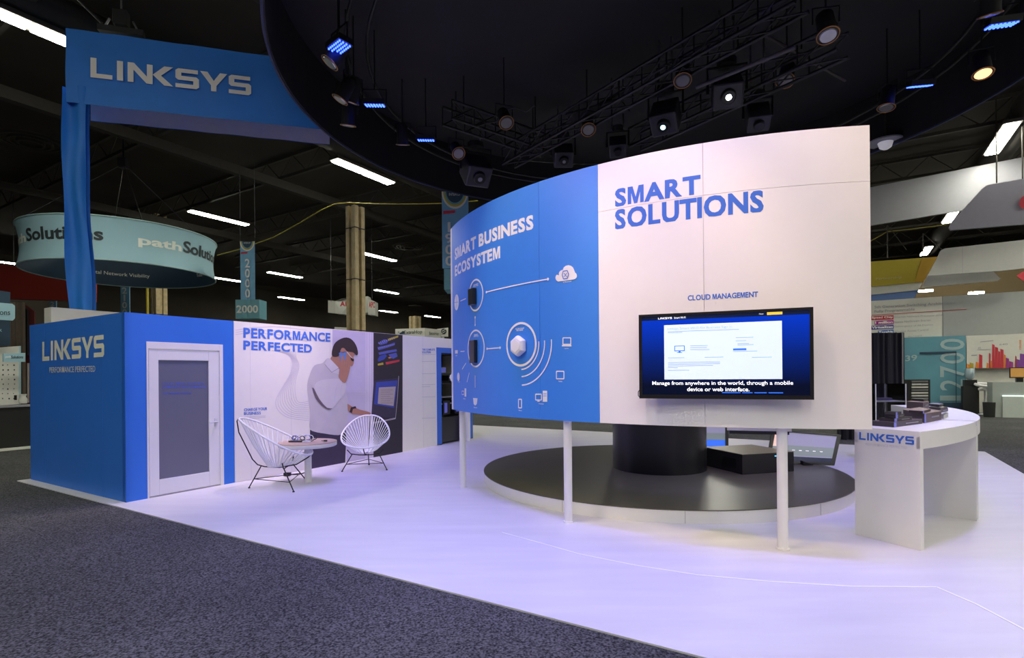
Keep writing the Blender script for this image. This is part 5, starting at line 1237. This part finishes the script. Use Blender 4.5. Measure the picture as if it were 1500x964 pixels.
rsl([(1423, 520), (1431, 519.5), (1431, 521), (1423, 521.5)], .26, .01).build('printed_line', M_GREYT, gw)
write('150,000', lambda u, v: ra_(1496.5 - 3.5 * v, 512 - 14 * u, .26), M_ORANGE, gw, .02)
# hanging fascias
def fascia(name, pts, a, m_, label, seams=(), th=.12):
    P = [on_a(x, y, a) for x, y in pts]; e = empty(name, P[0], label, 'sign'); MB().slab(P, AV * th).build('panel', m_, e)
    for (x0, y0, x1, y1) in seams: MB().slab([on_a(x0, y0, a - .005), on_a(x0 + .8, y0, a - .005), on_a(x1 + .8, y1, a - .005), on_a(x1, y1, a - .005)], AV * .004).build('seam', M_GREYT, e)
    return e
e = fascia('grey_hanging_fascia', [(1240, 281), (1277, 274), (1469, 236), (1540, 222), (1540, 285), (1405, 309), (1277, 330), (1240, 336)], 23.0, M_GREYB, 'long grey hanging fascia sloping up behind the white wall corner')
e = fascia('grey_rounded_fascia', [(1393, 337), (1390, 333), (1394, 325), (1438, 277), (1446, 271), (1540, 255), (1540, 325)], 20.5, mat('lilac_grey_fascia', (.27, .26, .32), .5), 'lilac grey hanging panel with a slanted rounded end at the right edge')
MB().slab([on_a(x, y, 20.4) for x, y in smc([(1493, 300), (1496, 290), (1503, 287), (1506, 300), (1500, 306)], 3)], AV * .01).build('red_petal', M_REDP, e)
for x, y in ((1498, 262), (1460, 268)): MB().cyl(on_a(x, y, 20.55), on_a(x, y, 20.55) + up * 2.5, .02, n=6).build('hanging_pipe', M_STEEL, e)
e = fascia('white_rounded_fascia', [(1358, 404), (1361, 400), (1378, 367), (1384, 364), (1540, 347), (1540, 388), (1465, 397)], 25.0, mat('pale_grey_fascia', (.40, .40, .38), .5), 'pale grey hanging panel below the rounded lilac one', ((1409.5, 361, 1409.5, 400),))
e = fascia('white_underside_fascia', [(1350, 421), (1359, 404), (1400, 400), (1452, 395), (1466, 408), (1462, 411)], 25.8, mat('bright_fascia', (.62, .62, .60), .5), 'white hanging panel with a rounded tip under the pale grey one')
e = fascia('yellow_hanging_fascia', [(1240, 383), (1277, 383), (1374, 376), (1352, 413), (1277, 420), (1240, 424)], 26.6, M_YEL, 'olive yellow hanging fascia right of the white wall')
write('Partnership', quad(on_a(1283, 411, 26.55), on_a(1321, 408.5, 26.55), on_a(1283, 407, 26.55)), mat('pale_yellow_text', (.55, .5, .3), .6), e, .0)
MB().slab([on_a(x, y, 26.58) for x, y in ((1350, 378), (1374, 376), (1352, 413), (1340, 414))], -AV * .01).build('orange_fade', mat('amber', (.45, .26, .02), .6), e)
fascia('white_slim_fascia', [(1240, 423), (1277, 420), (1352, 413), (1345, 425), (1277, 432), (1240, 436)], 26.65, M_SIGNWHITE, 'slim white hanging strip under the yellow fascia')
fascia('blue_slim_fascia', [(1240, 435), (1277, 431), (1346, 425), (1337, 440), (1277, 446), (1240, 450)], 26.7, mat('cornflower', (.13, .22, .48), .6), 'slim cornflower blue hanging strip above the grey booth wall')
fascia('brown_far_wall', [(1230, 400), (1540, 392), (1540, 520), (1230, 520)], 34, mat('brown_wall', (.10, .07, .03), .8), 'brown far wall seen between the hanging fascias')
MB().slab([on_a(x, y, 24.95) for x, y in ((1489, 404), (1500, 397), (1512, 404), (1500, 412))], AV * .03).build('red_diamond_mark', M_REDP, e)
for (x, y) in ((1300, 330), (1352, 342)):
    thing('hanging_wire', MB().cyl(on_a(x, y, 24), on_a(x, 378, 24), .02, n=5).cyl(on_a(x, y, 24), on_a(x + 28, 366, 24), .012, n=5), M_STEEL, 'steel hanging rod %s the yellow fascia' % ('above the left of' if x < 1320 else 'to the right above'), 'wire')
for x, y in ((1356, 426), (1430, 429)):
    p = on_a(x, y, 30); thing('far_spot_light', MB().box(p, (.5, .15, .08), BV, AV), M_TUBE, 'small bright lamp under the brown far wall %s' % ('near the blue strip' if x < 1400 else 'above the grey booth wall'), 'lamp')
# reception counter with light strip
g0 = at(1454, 611, 0); g1 = g0 + BV * 3.2
rc = empty('reception_counter', g0 + BV * .8, 'pale green grey reception counter with a glowing strip at the right edge', 'counter')
zg = hit(1454, 560, g0, AV).z
MB().slab([g0, g1, g1 + AV * .8, g0 + AV * .8], up * (zg - .0)).build('body', mat('counter_grey_green', (.36, .40, .37), .4), rc)
MB().slab([g0 + BV * .25 - AV * .05, g1 - AV * .05, g1, g0 + BV * .25], up * (zg * .60)).build('front_panel', mat('counter_pale', (.52, .58, .53), .4), rc)
MB().slab([g0 + BV * .25 - AV * .05 + up * zg * .60, g1 - AV * .05 + up * zg * .60, g1 + up * zg * .60, g0 + BV * .25 + up * zg * .60], up * .03).build('light_strip', M_STRIP, rc)
p = hit(1493, 560, g0 + AV * .3, AV); mo = empty('counter_monitor', V((p.x, p.y, zg)), 'small monitor with an orange picture on the reception counter', 'monitor')
MB().box(V((p.x, p.y, zg + .32)), (.5, .04, .36), BV, AV).build('frame', M_BLACK, mo)
MB().box(V((p.x, p.y, zg + .32)) - AV * .022, (.44, .006, .30), BV, AV).build('screen', emis('warm_picture', (.30, .16, .04), .8), mo)
MB().box(V((p.x, p.y, zg + .07)), (.18, .14, .14), BV, AV).build('stand', M_BLACK, mo)
# bar stool
p = at(1443, 607, 0); stl = empty('bar_stool', p, 'white round backed bar stool left of the reception counter', 'stool')
k_ = p.y
MB().lathe(p, [(.21, 0), (.21, .015), (.03, .04)], 24).build('base', M_METAL, stl); MB().cyl(p + up * .03, p + up * .85, .025, n=12).build('column', M_METAL, stl)
MB().lathe(p + up * .85, [(.16, 0), (.2, .03), (.2, .09), (.17, .11)], 24).build('seat', M_WHITE, stl)
MB().tube([p + V((.27 * math.cos(a), .24 * math.sin(a), 1.06 + .05 * math.sin(a))) for a in [2 * pi * j / 24 for j in range(24)]], .05, 8, True).build('back_ring', M_WHITE, stl)
# bin and water cooler
p = at(1449, 611, 0); thing('waste_bin', MB().lathe(p, [(.15, 0), (.17, .5)], 16), M_BLACKM, 'small black bin beside the reception counter', 'bin')
p = at(1421, 606, 0); wc = empty('water_cooler', p, 'black water cooler with a pale bottle beside the blue printed panel', 'cooler')
MB().box(p + up * .5, (.45, .45, 1.0), BV, AV).build('cabinet', M_BLACKM, wc); MB().box(p + up * 1.12, (.36, .36, .25), BV, AV).build('dispenser', M_BLACK, wc)
MB().lathe(p + up * 1.25, [(.06, 0), (.14, .08), (.15, .36), (.12, .4)], 20).build('bottle', mat('water_bottle', (.35, .45, .50), .2), wc)
# black drape and server stack
B0 = atY(1326, 490, 12.0); dA = atY(1225, 488, 13.4)
drape(1225, 1326, 488, 12.6, M_BLACKM, 'black pleated drape hanging right behind the white wall corner', 40, 0.0, .045)
p = atY(1319.5, 600, 12.55); thing('drape_pole', MB().cyl((p.x + .05, p.y, 0), (p.x + .05, p.y, atY(1320, 489, 12.6).z + .02), .02, n=10), M_LMETAL, 'thin metal upright at the right side of the black drape', 'pole')
p = atY(1338, 600, 15); p.z = 0; rs = empty('network_chassis', p, 'tall network chassis of stacked line cards behind the counter goods', 'rack'); zt4 = atY(1338, 556, 15).z
MB().box(p + up * (zt4 / 2), (.56, .5, zt4)).build('chassis', M_BLACKM, rs)
for i in range(12):
    MB().box(p + V((-.02, -.262, zt4 - .05 - .078 * i)), (.44, .03, .045)).build('line_card', M_SIGNWHITE if i % 3 else M_LMETAL, rs)
print('objects', len(bpy.data.objects))
